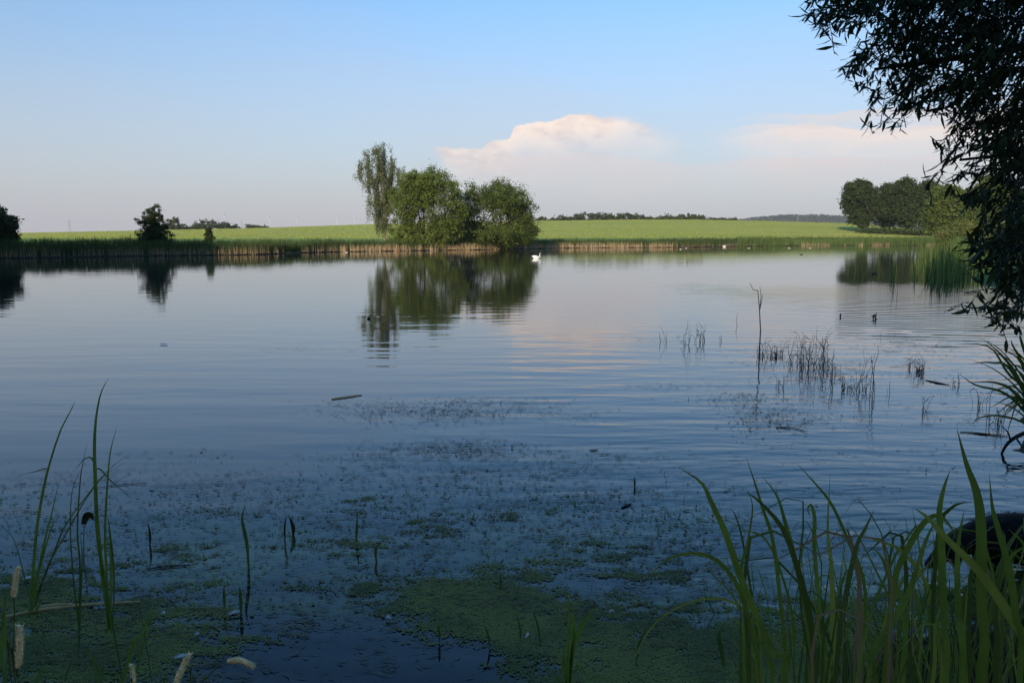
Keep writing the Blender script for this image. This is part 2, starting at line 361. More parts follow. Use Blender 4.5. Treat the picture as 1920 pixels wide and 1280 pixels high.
n.n('ShaderNodeOutputMaterial', inp={0: p.outputs[0]})
me = npmesh('lake', [(-420, -2, 0), (420, -2, 0), (420, 235, 0), (-420, 235, 0)], [(0, 1, 2, 3)], m)
o = link('lake_water', me); tag(o, 'calm lake reflecting the evening sky and the trees', kind='structure')

# ------------------------------------------------------------------ foliage and trees
def leafquads(C, size, asp=.55, down=0.0, rg=rng):
    C = np.asarray(C); N = len(C)
    d = rg.normal(size=(N, 3)); d[:, 2] = d[:, 2] * .8 - down; d /= np.linalg.norm(d, axis=1)[:, None] + 1e-9
    q = rg.normal(size=(N, 3)); s = np.cross(d, q); s /= np.linalg.norm(s, axis=1)[:, None] + 1e-9
    L = (size * rg.uniform(.6, 1.35, N))[:, None]; Wd = L * asp
    v = np.stack([C - d * L * .5, C + s * Wd * .5, C + d * L * .5, C - s * Wd * .5], 1).reshape(-1, 3)
    f = np.arange(N * 4).reshape(N, 4); return v, f
def crown_points(ells, nc, lp, clump, hang=0.0, shell=.45, rg=rng):
    vol = np.array([e[3] * e[4] * e[5] for e in ells]) ** .8; k = rg.choice(len(ells), nc, p=vol / vol.sum()); E = np.array(ells)[k]
    d = rg.normal(size=(nc, 3)); d /= np.linalg.norm(d, axis=1)[:, None]
    r = rg.uniform(0, 1, nc) ** shell
    r = r * rg.uniform(.82, 1.13, nc)
    C = E[:, :3] + d * E[:, 3:6] * r[:, None]
    P = np.repeat(C, lp, 0) + rg.normal(size=(nc * lp, 3)) * clump * np.repeat(rg.uniform(.5, 1.3, nc), lp)[:, None] * [.62, .62, .5]
    if hang:
        P[:, 2] -= rg.uniform(0, 1, len(P)) ** 1.3 * hang * np.repeat(rg.uniform(.4, 1.3, nc), lp)
    return C, P
def tree(name, label, cat, base, ells, nc, lp, clump, leaf, lm, trunks, trad, bark='bark', hang=0, group=None, asp=.55, nbr=26, shell=.45, down=0.0, seed=1, zcut=None, gaps=()):
    rg = np.random.default_rng(seed); rd = random.Random(seed)
    root = empty(name, base); tag(root, label, cat, group)
    C, P = crown_points(ells, nc, lp, clump, hang, shell, rg)
    if zcut is not None: P = P[P[:, 2] > zcut]; C = C[C[:, 2] > zcut]
    for (gx_, gz0, rx_, rz_, am_) in gaps:
        inside = ((P[:, 0] - gx_) / rx_) ** 2 + ((P[:, 2] - gz0) / rz_) ** 2; P = P[(inside > 1) | (rg.random(len(P)) > am_)]
    v, f = leafquads(P, leaf, asp, down, rg)
    link('crown', npmesh('crown', v, f, M[lm]), root)
    zt = max(e[2] + e[5] for e in ells)
    for j, (tx, ty, lx, ly, hf) in enumerate(trunks):
        mb = MB(); H = zt * hf; pts = []; n_ = 9
        for i in range(n_):
            t = i / (n_ - 1); pts.append((tx + (lx - tx) * t ** 1.2 + rd.uniform(-1, 1) * .012 * zt * (t > 0), ty + (ly - ty) * t + rd.uniform(-1, 1) * .01 * zt, -.5 + (H + .5) * t))
        mb.tube(pts, [trad * (1.25 if i == 0 else 1) * (1 - .86 * i / (n_ - 1)) for i in range(n_)], 8)
        if len(C):
            for q in range(nbr // len(trunks)):
                tgt = Vector(C[rg.integers(len(C))]); k = 2 + rd.random() * (n_ - 4); k0 = int(k)
                a = Vector(pts[k0])
                if tgt.z < a.z - .5: a = Vector(pts[2])
                mid_ = a.lerp(tgt, .5) + Vector((rd.uniform(-.3, .3), rd.uniform(-.3, .3), .12 * (tgt - a).length * (0.6 if hang else .3)))
                r0 = trad * .42 * (1 - .5 * k0 / n_); mb.tube(catmull([a, mid_, tgt], 6), [r0 * (1 - .85 * i / 5) for i in range(6)], 5)
        link('trunk', mb.mesh('trunk', M[bark]), root)
    return root
def gz_(x, y): return float(ground(np.array(x), np.array(y)))
def base_at(px, Y): x = (px - 960) / F * Y; return Vector((x, Y, gz_(x, Y)))
def pxm(Y): return Y / F                           # metres per photo pixel at distance Y

def ell_px(px, py, rx, ry, Y, b, dy=0, ryd=None):   # ellipsoid from its place in the picture, relative to base b
    c_ = at(px, py, Y) - b; s = pxm(Y); return (c_.x, c_.y + dy, c_.z, rx * s, (ryd or rx) * s, ry * s)
# the birch
Yb = 134; bb = base_at(724, Yb)
tree('birch_tree', 'tall slender birch with drooping branches and white bark left of the round willows', 'tree', bb,
     [ell_px(712, 315, 39, 42, Yb, bb), ell_px(688, 324, 24, 28, Yb, bb), ell_px(738, 335, 22, 44, Yb, bb), ell_px(712, 372, 30, 36, Yb, bb), ell_px(716, 410, 17, 28, Yb, bb), ell_px(722, 360, 34, 26, Yb, bb), ell_px(708, 284, 26, 16, Yb, bb)],
     620, 50, .42, .26, 'birch', [(0, 0, -1.0, .3, .93)], .20, 'birch_bark', hang=1.7, asp=.45, nbr=34, shell=.55, down=1.4, seed=3, gaps=[(-1.5, 12.5, .5, 2.2, .85), (.6, 13, .42, 2.5, .85), (-3.0, 10.5, .5, 1.5, .8), (1.7, 10, .42, 2.2, .85), (-.5, 8.3, .5, 1.7, .85), (-2.2, 14.6, .35, 1.2, .8), (-1.9, 7.6, .4, 1.4, .8)])
# two round willows, the left one open with several stems
Yw = 130; bw = base_at(800, Yw)
tree('willow_tree', 'round crowned open willow with several stems in the middle, right of the birch', 'tree', bw,
     [ell_px(800, 372, 64, 52, Yw, bw), ell_px(782, 346, 36, 27, Yw, bw), ell_px(815, 345, 32, 26, Yw, bw), ell_px(758, 395, 30, 30, Yw, bw), ell_px(845, 388, 31, 46, Yw, bw), ell_px(762, 432, 33, 26, Yw, bw), ell_px(830, 428, 40, 26, Yw, bw), ell_px(795, 450, 52, 14, Yw, bw), ell_px(745, 450, 16, 14, Yw, bw)],
     640, 100, .72, .30, 'willow', [(0, 0, -2.6, .4, .85), (.5, 0, 1.9, -.4, .85), (-.4, .3, -.4, 1, .92), (1.5, 0, 4.2, 0, .7), (-1.2, 0, -4.4, 0, .62)], .21, asp=.42, nbr=60, shell=.36, down=.3, seed=5, gaps=[(2.7, 7.4, 1.5, 2.6, .62), (-.4, 4.6, 1.2, 1.2, .4)])
Yv = 137; bv = base_at(940, Yv)
tree('willow_tree', 'broad dark rounded willow at the right end of the middle group above the tan reeds', 'tree', bv,
     [ell_px(935, 395, 60, 50, Yv, bv), ell_px(930, 366, 38, 24, Yv, bv), ell_px(960, 382, 38, 34, Yv, bv), ell_px(985, 415, 27, 36, Yv, bv), ell_px(882, 385, 26, 40, Yv, bv), ell_px(874, 432, 36, 32, Yv, bv), ell_px(862, 400, 14, 30, Yv, bv), ell_px(935, 442, 66, 22, Yv, bv), ell_px(985, 440, 24, 18, Yv, bv)],
     700, 96, .74, .31, 'willow_dark', [(0, 0, -2.4, .4, .85), (.7, 0, 2.6, -.4, .85), (-.4, .3, .2, 1, .9), (-3.4, .4, -5, 0, .7)], .19, asp=.42, nbr=60, shell=.36, down=.3, seed=6, gaps=[(-1.5, 5.4, 2.3, 1.7, .62), (1.2, 4.8, 1.8, 1.3, .5)])
# left shore
Yl = 99; bl = base_at(288, Yl)
tree('alder_tree', 'small dark ragged tree standing alone on the left shore', 'tree', bl,
     [ell_px(288, 401, 17, 14, Yl, bl), ell_px(281, 415, 26, 9, Yl, bl), ell_px(295, 427, 28, 9, Yl, bl), ell_px(286, 440, 36, 10, Yl, bl), ell_px(300, 452, 26, 8, Yl, bl), ell_px(274, 453, 27, 8, Yl, bl), ell_px(256, 436, 8, 3, Yl, bl), ell_px(264, 417, 6, 3, Yl, bl), ell_px(290, 387, 6, 5, Yl, bl)],
     300, 56, .24, .20, 'oak', [(0, 0, .1, 0, .96)], .10, nbr=26, shell=.6, seed=8)
Ye = 90; be = base_at(-8, Ye)
tree('oak_tree', 'dark round tree cut by the left edge of the picture', 'tree', be,
     [ell_px(-10, 425, 38, 36, Ye, be), ell_px(-20, 402, 22, 16, Ye, be), ell_px(6, 442, 25, 24, Ye, be), ell_px(-50, 430, 40, 40, Ye, be), ell_px(-10, 462, 34, 14, Ye, be)],
     620, 70, .42, .27, 'oak', [(0, 0, -.5, 0, .8)], .16, nbr=26, seed=9)
Ys_ = 112; bs = base_at(392, Ys_)
tree('shrub', 'small narrow dark shrub standing on the left shore', 'shrub', bs,
     [ell_px(392, 436, 8, 10, Ys_, bs), ell_px(390, 450, 5, 9, Ys_, bs), ell_px(397, 445, 5, 6, Ys_, bs), ell_px(384, 457, 10, 6, Ys_, bs)],
     90, 34, .20, .24, 'oak', [(0, 0, 0, 0, .8)], .04, nbr=8, seed=10)
# far trees on and beyond the rise: (px centre, crown top py, half width px, distance, base py, material, label)
far = [(325, 405, 16, 455, 432, 'far_leaf', 'pale pointed tree on the skyline just right of the ragged shore tree'),
       (345, 421, 12, 470, 431, 'far_leaf', 'low dark crown between the pale pointed tree and the domed wood'),
       (372, 419, 16, 480, 430, 'far_leaf', 'low crown forming the left flank of the domed skyline wood'),
       (396, 411, 22, 480, 430, 'far_leaf', 'domed crown, the highest of the skyline wood above the narrow shrub'),
       (418, 417, 16, 485, 429, 'far_leaf', 'crown on the right flank of the domed skyline wood'),
       (438, 424, 12, 490, 429, 'far_leaf', 'low tail of the domed skyline wood beside the first turbine'),
       (472, 422, 10, 490, 428, 'far_leaf', 'left half of the tiny skyline copse between the thin pole and a turbine'),
       (490, 423, 11, 490, 428, 'far_leaf', 'right half of the tiny skyline copse between the thin pole and a turbine'),
       (1016, 407, 9, 480, 415, 'far_leaf', 'small skyline tree touching the right edge of the dark round willow'),
       (1038, 409, 7, 490, 414, 'far_leaf', 'tiny leftmost bump of the long skyline wood'),
       (1054, 405, 11, 490, 414, 'far_leaf', 'second bump from the left in the long skyline wood'),
       (1080, 402, 16, 490, 414, 'far_leaf', 'low crown left of the highest part of the long skyline wood'),
       (1106, 397.5, 20, 490, 414, 'far_leaf', 'highest broad crown of the long skyline wood'),
       (1132, 399, 17, 492, 413, 'far_leaf', 'crown directly right of the highest one in the long skyline wood'),
       (1152, 400, 15, 494, 413, 'far_leaf', 'middle crown of the high left half of the skyline wood'),
       (1172, 399, 16, 494, 413, 'far_leaf', 'last high crown before the skyline wood dips'),
       (1198, 403, 16, 496, 413, 'far_leaf', 'low crown where the skyline wood dips, left side of the gap'),
       (1222, 405, 16, 498, 413, 'far_leaf', 'lowest crown in the middle dip of the skyline wood'),
       (1246, 405, 14, 498, 413, 'far_leaf', 'low crown on the right side of the dip in the skyline wood'),
       (1268, 403, 17, 498, 413, 'far_leaf', 'left crown of the second rise of the skyline wood'),
       (1290, 401.5, 16, 498, 413, 'far_leaf', 'middle crown of the second rise of the skyline wood'),
       (1310, 404, 14, 498, 413, 'far_leaf', 'right crown of the second rise of the skyline wood'),
       (1332, 409, 10, 500, 414, 'far_leaf', 'small crown after the second rise, where the skyline wood thins out'),
       (1352, 409.5, 11, 500, 414, 'far_leaf', 'last but one low crown at the thin right end of the skyline wood'),
       (1374, 411, 9, 500, 415, 'far_leaf', 'lowest crown at the very right end of the skyline wood')]
for i, (px, pt, hw, Yd, pb, mt, lb) in enumerate(far):
    hg = pb + 6 - pt; b_ = at(px, pb + 6, Yd)
    if i == 0:
        ee = [ell_px(px, pb - 4, hw, 7, Yd, b_), ell_px(px, pt + 11, hw * .7, 7, Yd, b_), ell_px(px, pt + 5, hw * .35, 5, Yd, b_)]
    else:
        ee = [ell_px(px, pt + hg * .45, hw, hg * .45, Yd, b_), ell_px(px - hw * .4, pt + hg * .55, hw * .7, hg * .4, Yd, b_), ell_px(px + hw * .45, pt + hg * .6, hw * .7, hg * .38, Yd, b_)]
    tree('skyline_tree', lb, 'tree', b_, ee, 34, 30, 1.1, 1.1, mt, [(0, 0, .3, 0, .7)], .3, nbr=5, seed=40 + i, group='trees on the far skyline', asp=.7, shell=.3)
# the wood on the right behind the bay
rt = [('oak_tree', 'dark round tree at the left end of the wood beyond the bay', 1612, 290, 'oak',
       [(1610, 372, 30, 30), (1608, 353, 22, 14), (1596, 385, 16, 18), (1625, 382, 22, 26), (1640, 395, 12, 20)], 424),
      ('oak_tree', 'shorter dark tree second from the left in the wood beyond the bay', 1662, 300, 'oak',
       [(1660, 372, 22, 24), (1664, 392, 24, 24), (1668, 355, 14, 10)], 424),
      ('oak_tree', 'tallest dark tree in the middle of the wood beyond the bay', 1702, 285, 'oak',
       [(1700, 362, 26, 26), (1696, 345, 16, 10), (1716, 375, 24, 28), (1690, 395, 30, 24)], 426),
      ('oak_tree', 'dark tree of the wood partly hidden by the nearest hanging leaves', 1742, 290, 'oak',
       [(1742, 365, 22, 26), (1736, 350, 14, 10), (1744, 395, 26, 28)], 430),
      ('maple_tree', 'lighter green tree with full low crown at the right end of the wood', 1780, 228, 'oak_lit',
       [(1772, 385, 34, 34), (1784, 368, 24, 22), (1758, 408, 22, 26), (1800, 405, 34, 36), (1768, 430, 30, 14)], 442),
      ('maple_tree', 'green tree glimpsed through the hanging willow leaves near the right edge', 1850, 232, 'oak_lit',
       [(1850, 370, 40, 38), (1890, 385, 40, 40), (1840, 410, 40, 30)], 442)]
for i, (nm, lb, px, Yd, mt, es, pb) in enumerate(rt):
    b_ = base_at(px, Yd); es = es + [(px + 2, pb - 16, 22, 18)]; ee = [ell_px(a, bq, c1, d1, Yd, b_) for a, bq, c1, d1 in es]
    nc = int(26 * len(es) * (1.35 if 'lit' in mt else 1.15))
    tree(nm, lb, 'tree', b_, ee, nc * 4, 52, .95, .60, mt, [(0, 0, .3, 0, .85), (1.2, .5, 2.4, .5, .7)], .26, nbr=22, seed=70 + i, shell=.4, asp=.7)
for i, (lb, px, py, rx, ry, Yd) in enumerate([('broad yellow green rounded bush right of the bay above the reeds', 1826, 428, 36, 18, 150),
                                              ('low yellow green bush at the foot of the light green tree', 1772, 440, 18, 9, 160),
                                              ('yellow green bush close behind the hanging leaves at the right edge', 1885, 432, 30, 18, 145)]):
    x = (px - 960) / F * Yd; b_ = Vector((x, Yd, gz_(x, Yd)))
    tree('bush', lb, 'bush', b_, [ell_px(px, py, rx, ry, Yd, b_), ell_px(px - rx * .4, py + 4, rx * .6, ry * .8, Yd, b_), ell_px(px, py + 14, rx, ry, Yd, b_)], 110, 40, .55, .30, 'yellow_bush', [(0, 0, 0, 0, .6)], .08, nbr=10, seed=90 + i, asp=.5)
# low scrub under the wood and along the foot of the rise
def scrub(name, label, pts, hgt, leaf, mt, dens=30, seed=1):
    rg = np.random.default_rng(seed); P = []
    for (x, y) in pts:
        h_ = hgt * rg.uniform(.4, 1.2); k = dens
        q = rg.normal(size=(k, 3)) * [hgt * .7, hgt * .6, h_ * .33]; q[:, 2] = np.abs(q[:, 2]) * 1.3
        P.append(q + [x, y, gz_(x, y)])
    v, f = leafquads(np.vstack(P), leaf, .55, 0, rg); o_ = link(name, npmesh(name, v, f, M[mt])); tag(o_, label, kind='stuff'); return o_
pts = []
for px in np.linspace(1616, 1760, 60):
    Yd = 286 + random.uniform(-6, 6); pts.append(((px - 960) / F * Yd, Yd))
scrub('undergrowth', 'dark undergrowth at the foot of the wood', pts, 3.0, .7, 'oak', 60, 4)
pts = []
for px in np.linspace(1240, 1765, 300):
    sh_ = float(np.interp(px, SH[:, 0], SH[:, 1])); Yd = sh_ + 22 + 6 * math.sin(px * .013) + random.uniform(-2, 2); pts.append(((px - 960) / F * Yd, Yd))
scrub('bank_weeds', 'dark leafy weeds along the crop edge on the right of the far shore', pts, .95, .34, 'oak', 34, 5)
pts = []
for px in np.linspace(-300, 1500, 620):
    sh_ = float(np.interp(px, SH[:, 0], SH[:, 1])); Yd = sh_ + random.uniform(2, 6); pts.append(((px - 960) / F * Yd, Yd))
scrub('bank_herbs', 'dark green herbs behind the reeds of the far shore', pts, .6, .26, 'reed_green', 26, 6)

# crop texture: upright tufts over the nearer part of the field break up its silhouette
rg = np.random.default_rng(21); N = 26000
px = rg.uniform(-150, 1780, N); t = rg.uniform(0, 1, N) ** 1.6
sh_ = np.interp(px, SH[:, 0], SH[:, 1]); Yd = sh_ + 7 + t * (430 - sh_ - 7); x = (px - 960) / F * Yd; z = ground(x, Yd); k_ = z > 1.5; px, Yd, x, z = px[k_], Yd[k_], x[k_], z[k_]; N = len(x)
def upright(x, y, z, h_, wd, lean=.12, rg=rng, topw=.25):
    N = len(x); a = rg.normal(0, .5, N); ux, uy = np.cos(a) * wd / 2, np.sin(a) * wd / 2
    lx, ly = rg.normal(0, lean, N) * h_, rg.normal(0, lean, N) * h_
    b0 = np.stack([x - ux, y - uy, z], -1); b1 = np.stack([x + ux, y + uy, z], -1)
    t0 = np.stack([x + lx + ux * topw, y + ly + uy * topw, z + h_], -1); t1 = np.stack([x + lx - ux * topw, y + ly - uy * topw, z + h_], -1)
    return np.stack([b0, b1, t0, t1], 1).reshape(-1, 3), np.arange(N * 4).reshape(N, 4)
M['crop'] = leafmat('crop_tufts', (.24, .28, .045), (.35, .34, .075), .35, .7, .9, .03)
v, f = upright(x, Yd, z - .05, rg.uniform(.10, .24, N), rg.uniform(.2, .6, N), .2, rg, .7)
tag(link('crop', npmesh('crop', v, f, M['crop'])), 'tufts of green corn over the field beyond the lake', kind='stuff')

# ------------------------------------------------------------------ reeds of the far shore
def reed_band(name, label, mt, p0, p1, N, off, h_, wd, seed, z0=-.1, lean=.07, gap=.0, px_h=None):
    rg = np.random.default_rng(seed); px = rg.uniform(p0, p1, N)
    g = fbm(px * .05, px * 0 + 3, seed, 3); keep = g > gap; px = px[keep]; g = g[keep]; N = len(px)
    sh_ = np.interp(px, SH[:, 0], SH[:, 1]); Yd = sh_ + rg.uniform(off[0], off[1], N); x = (px - 960) / F * Yd
    z = np.maximum(ground(x, Yd), 0) + z0; hh_ = rg.uniform(h_[0], h_[1], N) * (.85 + .3 * g) * (np.interp(px, *px_h) if px_h else 1)
    v, f = upright(x, Yd, z, hh_, rg.uniform(wd[0], wd[1], N), lean, rg)
    return tag(link(name, npmesh(name, v, f, M[mt])), label, kind='stuff')
hp = ([-300, 0, 500, 700, 1000, 1400, 1500, 1800], [1.02, 1.0, .9, .8, .85, .8, .7, .9])
reed_band('green_reeds', 'dark green reeds growing along the far shore', 'reed_green', -400, 1460, 26000, (-.9, 3.5), (1.25, 1.85), (.03, .08), 31, .1, .07, 0, hp)
reed_band('bay_reeds', 'brighter green reeds along the shore of the bay', 'reed_lit', 1380, 1900, 9000, (-2, 5), (1.1, 2.2), (.06, .13), 32, .0, .08, 0, hp)
reed_band('dry_reeds', 'tan dead reed stalks at the water edge of the far shore', 'reed_dry', -400, 1500, 4200, (-1.7, -.1), (.45, 1.25), (.03, .07), 33, -.05, .1, .30, hp)
reed_band('dry_reeds', 'bright tan dead reed stalks standing before the middle trees and the field', 'reed_tan', 640, 1260, 2300, (-2.1, -1.0), (.5, 1.45), (.025, .06), 35, -.05, .12, .30, hp)
reed_band('dry_reeds', 'few tan dead stalks at the water edge of the bay', 'reed_dry', 1500, 1780, 900, (-2.8, -1.6), (.3, .9), (.04, .1), 34, -.05, .1, .45)
# dark brown strip along the foot of the reeds
v = []; f = []
for px in np.linspace(-400, 1780, 220):
    Yd = float(np.interp(px, SH[:, 0], SH[:, 1])) - 1.9 + .3 * math.sin(px * .11); x = (px - 960) / F * Yd; v += [(x, Yd, .02), (x, Yd, .10 + .05 * math.sin(px)), (x, Yd + 3.5, .14)]
for i in range(219): f += [(3 * i, 3 * i + 3, 3 * i + 4, 3 * i + 1), (3 * i + 1, 3 * i + 4, 3 * i + 5, 3 * i + 2)]
M['foot'] = plain('dark_reed_litter', (.045, .030, .020), (.02, .018, .012), .9, .9)
tag(link('reed_litter', npmesh('reed_litter', v, f, M['foot'])), 'dark brown litter at the foot of the reeds', kind='stuff')

# tall reeds standing in the bay on the right
def reed_patch(label, cells, mt='reed_lit', seed=1, wd=(.02, .05), name='reed_patch', nbend=3):
    rg = np.random.default_rng(seed); V_ = []; F_ = []; nb = 0
    for (px, py, sx_, sy_, n_, h0, h1) in cells:
        for k in range(n_):
            q = onz(px + rg.normal() * sx_, py + rg.normal() * sy_); hgt = rg.uniform(h0, h1); w0 = rg.uniform(*wd)
            a = rg.normal(0, .5); ux, uy = math.cos(a) * w0 / 2, math.sin(a) * w0 / 2; lx = rg.normal(0, .10) * hgt; ly = rg.normal(0, .08) * hgt
            prof = [1, .9, .65, .12]
            for i in range(4):
                t = i / 3; V_ += [(q.x + lx * t * t - ux * prof[i], q.y + ly * t * t - uy * prof[i], -.05 + hgt * t), (q.x + lx * t * t + ux * prof[i], q.y + ly * t * t + uy * prof[i], -.05 + hgt * t)]
            F_ += [(nb + 2 * i, nb + 2 * i + 1, nb + 2 * i + 3, nb + 2 * i + 2) for i in range(3)]; nb += 8
    return tag(link(name, npmesh(name, V_, F_, M[mt])), label, kind='stuff')
reed_patch('dense tall green reed bed reaching out from the right shore under the hanging leaves',
           [(1772, 522, 15, 5, 190, 1.1, 2.2), (1800, 510, 14, 8, 260, 1.2, 2.3), (1840, 500, 28, 8, 420, 1.3, 2.5), (1900, 495, 30, 10, 420, 1.3, 2.5), (1748, 522, 9, 6, 60, .6, 1.7), (1765, 498, 20, 6, 130, 1.1, 2.2), (1800, 482, 20, 6, 260, 1.2, 2.4)], seed=51, name='reed_bed')
reed_patch('thin scattered reed stems standing in the open water of the bay',
           [(1674, 520, 5, 14, 26, .6, 1.9), (1620, 515, 8, 8, 14, .5, 1.3), (1712, 515, 8, 12, 16, .5, 1.5), (1648, 505, 4, 8, 10, .5, 1.2), (1730, 505, 12, 10, 26, .5, 1.6), (1590, 500, 4, 5, 5, .4, 1.1)], seed=52, wd=(.015, .035), name='bay_stems')

# ------------------------------------------------------------------ far hill with its wood
Yh = 2600
hv = []; hf = []; prof = [(1330, 416), (1390, 412), (1410, 408.5), (1440, 406), (1480, 403.5), (1530, 404), (1570, 405.5), (1620, 409), (1680, 412), (1760, 415), (1900, 420)]
pxs = np.linspace(1330, 1900, 90)
for px in pxs:
    py = np.interp(px, [a for a, _ in prof], [b_ for _, b_ in prof])
    for k, (yy, fr) in enumerate([(Yh - 420, 0), (Yh - 260, .35), (Yh - 110, .8), (Yh, 1), (Yh + 300, .7), (Yh + 700, 0)]):
        p_ = at(px, py + 2.2, Yh); z_ = -3 + (p_.z + 3) * fr; hv.append(((px - 960) / F * yy, yy, z_))
hf = [(i * 6 + k, i * 6 + k + 1, i * 6 + k + 7, i * 6 + k + 6) for i in range(89) for k in range(5)]
M['hill'] = plain('far_hill', (.035, .045, .030), (.025, .032, .024), .95, .01)
tag(link('hill', npmesh('hill', hv, hf, M['hill'], True)), 'low far wooded ridge on the right skyline', kind='structure')
rg = np.random.default_rng(61); N = 9000; px = rg.uniform(1335, 1780, N); yo = rg.uniform(-420, 60, N)
py = np.interp(px, [a for a, _ in prof], [b_ for _, b_ in prof]); fr = np.interp(yo, [-420, -260, -110, 0, 300], [0, .35, .8, 1, .7])
zt = CH + (440 - (py + 2.2)) / F * Yh; z = -3 + (zt + 3) * fr + rg.uniform(0, 5.5, N)
C = np.stack([(px - 960) / F * (Yh + yo), Yh + yo, z], -1); v, f = leafquads(C, 7.5, .8, 0, rg)
M['ridge_leaf'] = leafmat('ridge_crowns', (.030, .040, .024), (.055, .070, .036), .15, .8, .8, .01)
tag(link('far_forest', npmesh('far_forest', v, f, M['ridge_leaf'])), 'far forest covering the ridge on the right skyline', kind='stuff')

# ------------------------------------------------------------------ wind turbines, poles and pylon
def turbine(px, pyh, Yd, ph, lb):
    b_ = at(px, 430, Yd); top = at(px, pyh, Yd); H = top.z - b_.z; r = empty('wind_turbine', b_); tag(r, lb, 'wind turbine', 'wind turbines on the horizon')
    mb = MB(); mb.tube([(0, 0, 0), (0, 0, H * .5), (0, 0, H)], [1.9, 1.6, 1.1], 8); link('tower', mb.mesh('tower', M['turbine']), r)
    mb = MB(); mb.box((0, 1.5, H + 1.4), (4.2, 9, 4)); link('nacelle', mb.mesh('nacelle', M['turbine'], False), r)
    mb = MB(); mb.tube([(0, -3, H + 1.4), (0, -5, H + 1.4), (0, -6, H + 1.4)], [2, 1.8, .3], 10); link('hub', mb.mesh('hub', M['turbine']), r)
    for k in range(3):
        a = ph + k * 2 * math.pi / 3; L = 13; mb = MB()
        pts = [(math.sin(a) * L * t, -5, H + 1.4 + math.cos(a) * L * t) for t in (0, .2, .6, 1)]
        mb.tube(pts, [.8, 1.3, .8, .2], 6, .4); link('blade', mb.mesh('blade', M['turbine']), r)
for a in [(422, 404, 3300, .4, 'wind turbine just right of the domed skyline wood'),
          (506, 407, 3500, .9, 'wind turbine directly right of the tiny skyline copse'),
          (558, 406, 3500, .2, 'wind turbine midway between the tiny copse and the birch'),
          (633, 405, 3500, .6, 'white wind turbine nearest the birch but one mast'),
          (666, 408, 3700, 1.0, 'faint wind turbine closest to the left side of the birch')]: turbine(*a)
def pole(px, pt, Yd, lb, rr):
    b_ = at(px, 432, Yd); top = at(px, pt, Yd); H = top.z - b_.z; r = empty('mast', b_); tag(r, lb, 'mast')
    mb = MB(); mb.tube([(0, 0, 0), (0, 0, H)], [rr, rr * .6], 8); link('pole', mb.mesh('pole', M['pole']), r)
    mb = MB(); mb.box((0, 0, H - .5), (rr * 4, rr, rr)); link('crossarm', mb.mesh('crossarm', M['pole'], False), r)
pole(454, 413.5, 900, 'thin grey mast standing between two skyline copses', .35)
pole(1495, 401, 2350, 'faint mast standing in front of the far wooded ridge', .9)
b_ = at(131, 438, 2600); r = empty('pylon', b_); tag(r, 'faint lattice power pylon on the left skyline', 'pylon'); H = 42
for sx_ in (-1, 1):
    for sy_ in (-1, 1):
        mb = MB(); mb.tube([(sx_ * 4.5, sy_ * 4.5, 0), (sx_ * 1.4, sy_ * 1.4, H * .55), (sx_ * .5, sy_ * .5, H)], .35, 5); link('leg', mb.mesh('leg', M['steel']), r)
mb = MB()
for k in range(6):
    t = k / 6; t2 = (k + 1) / 6
    for s_ in (-1, 1):
        mb.tube([(s_ * (4.5 - 4 * t), -(4.5 - 4 * t), H * t * .9), (-s_ * (4.5 - 4 * t2), -(4.5 - 4 * t2), H * t2 * .9)], .2, 4)
link('bracing', mb.mesh('bracing', M['steel']), r)
for zz, L in ((.62, 9), (.78, 12), (.93, 8)):
    mb = MB(); mb.tube([(-L, 0, H * zz), (0, 0, H * zz + 1), (L, 0, H * zz)], [.15, .5, .15], 5); link('crossarm', mb.mesh('crossarm', M['steel']), r)

# ------------------------------------------------------------------ trees behind the camera and left of the view: their shade lies over the near water
for i, (x, y, H, r_) in enumerate([(-52, -24, 25, 7.5), (-42, -19, 25, 7), (-33, -24, 26, 7.5), (-25, -19, 25, 6.5), (-17, -23, 26, 7), (-10, -18, 25, 6.5), (-3, -22, 26, 7), (5, -18, 25, 6.5), (13, -22, 25, 7), (21, -16, 23, 6.5), (-62, -12, 24, 8),
                                   (-70, 8, 23, 8), (-62, 34, 21, 7), (-51, 40, 20, 6.5), (-74, 48, 20, 7), (-57, 54, 19, 6.5), (-66, 66, 18, 6.5), (-43, 30, 17, 5), (-36, 38, 17, 5), (-86, 64, 18, 7)]):
    b_ = Vector((x, y, gz_(x, y)))
    tree('shade_tree', 'tall leafy tree of the row along the near bank', 'tree', b_, [(0, 0, H * .62, r_, r_, H * .38), (r_ * .3, 0, H * .4, r_ * .8, r_ * .8, H * .25)], 260, 16, 1.3, 1.7, 'shade', [(0, 0, .5, 0, .8)], .4, nbr=10, seed=120 + i, group='trees along the near bank', shell=.33, asp=.7)

# ------------------------------------------------------------------ duckweed and floating litter
def noise_dens(px, py):
    d = np.full(px.shape, -.42) - .16 * ss((1110 - py) / 150) - .35 * ss((px - 1250) / 150) * ss((1130 - py) / 60) - .5 * ss((940 - py) / 60)
    def g(cx, cy, rx, ry, a): return a * np.exp(-(((px - cx) / rx) ** 2 + ((py - cy) / ry) ** 2))
    d = d + g(1280, 1230, 430, 115, .80) + g(860, 1120, 130, 38, .45) + g(960, 1180, 160, 50, .50) + g(120, 1115, 240, 50, .58) + g(90, 1235, 300, 70, .52) + g(330, 1200, 140, 50, .22)
    d = d + g(1000, 1010, 330, 60, .07) + g(700, 930, 280, 30, .03) + g(1060, 985, 170, 22, .08) + g(1250, 1060, 170, 40, .18) + g(1530, 1240, 160, 60, .3)
    d = d - g(640, 1225, 190, 60, .7) - g(520, 1090, 130, 40, .28) - g(800, 1240, 120, 35, .45) - g(1230, 1110, 90, 18, .18)
    return d
cell = .0095
ys_ = np.arange(3.4, 9.6, cell); xs_ = np.arange(-5.2, 4.8, cell)
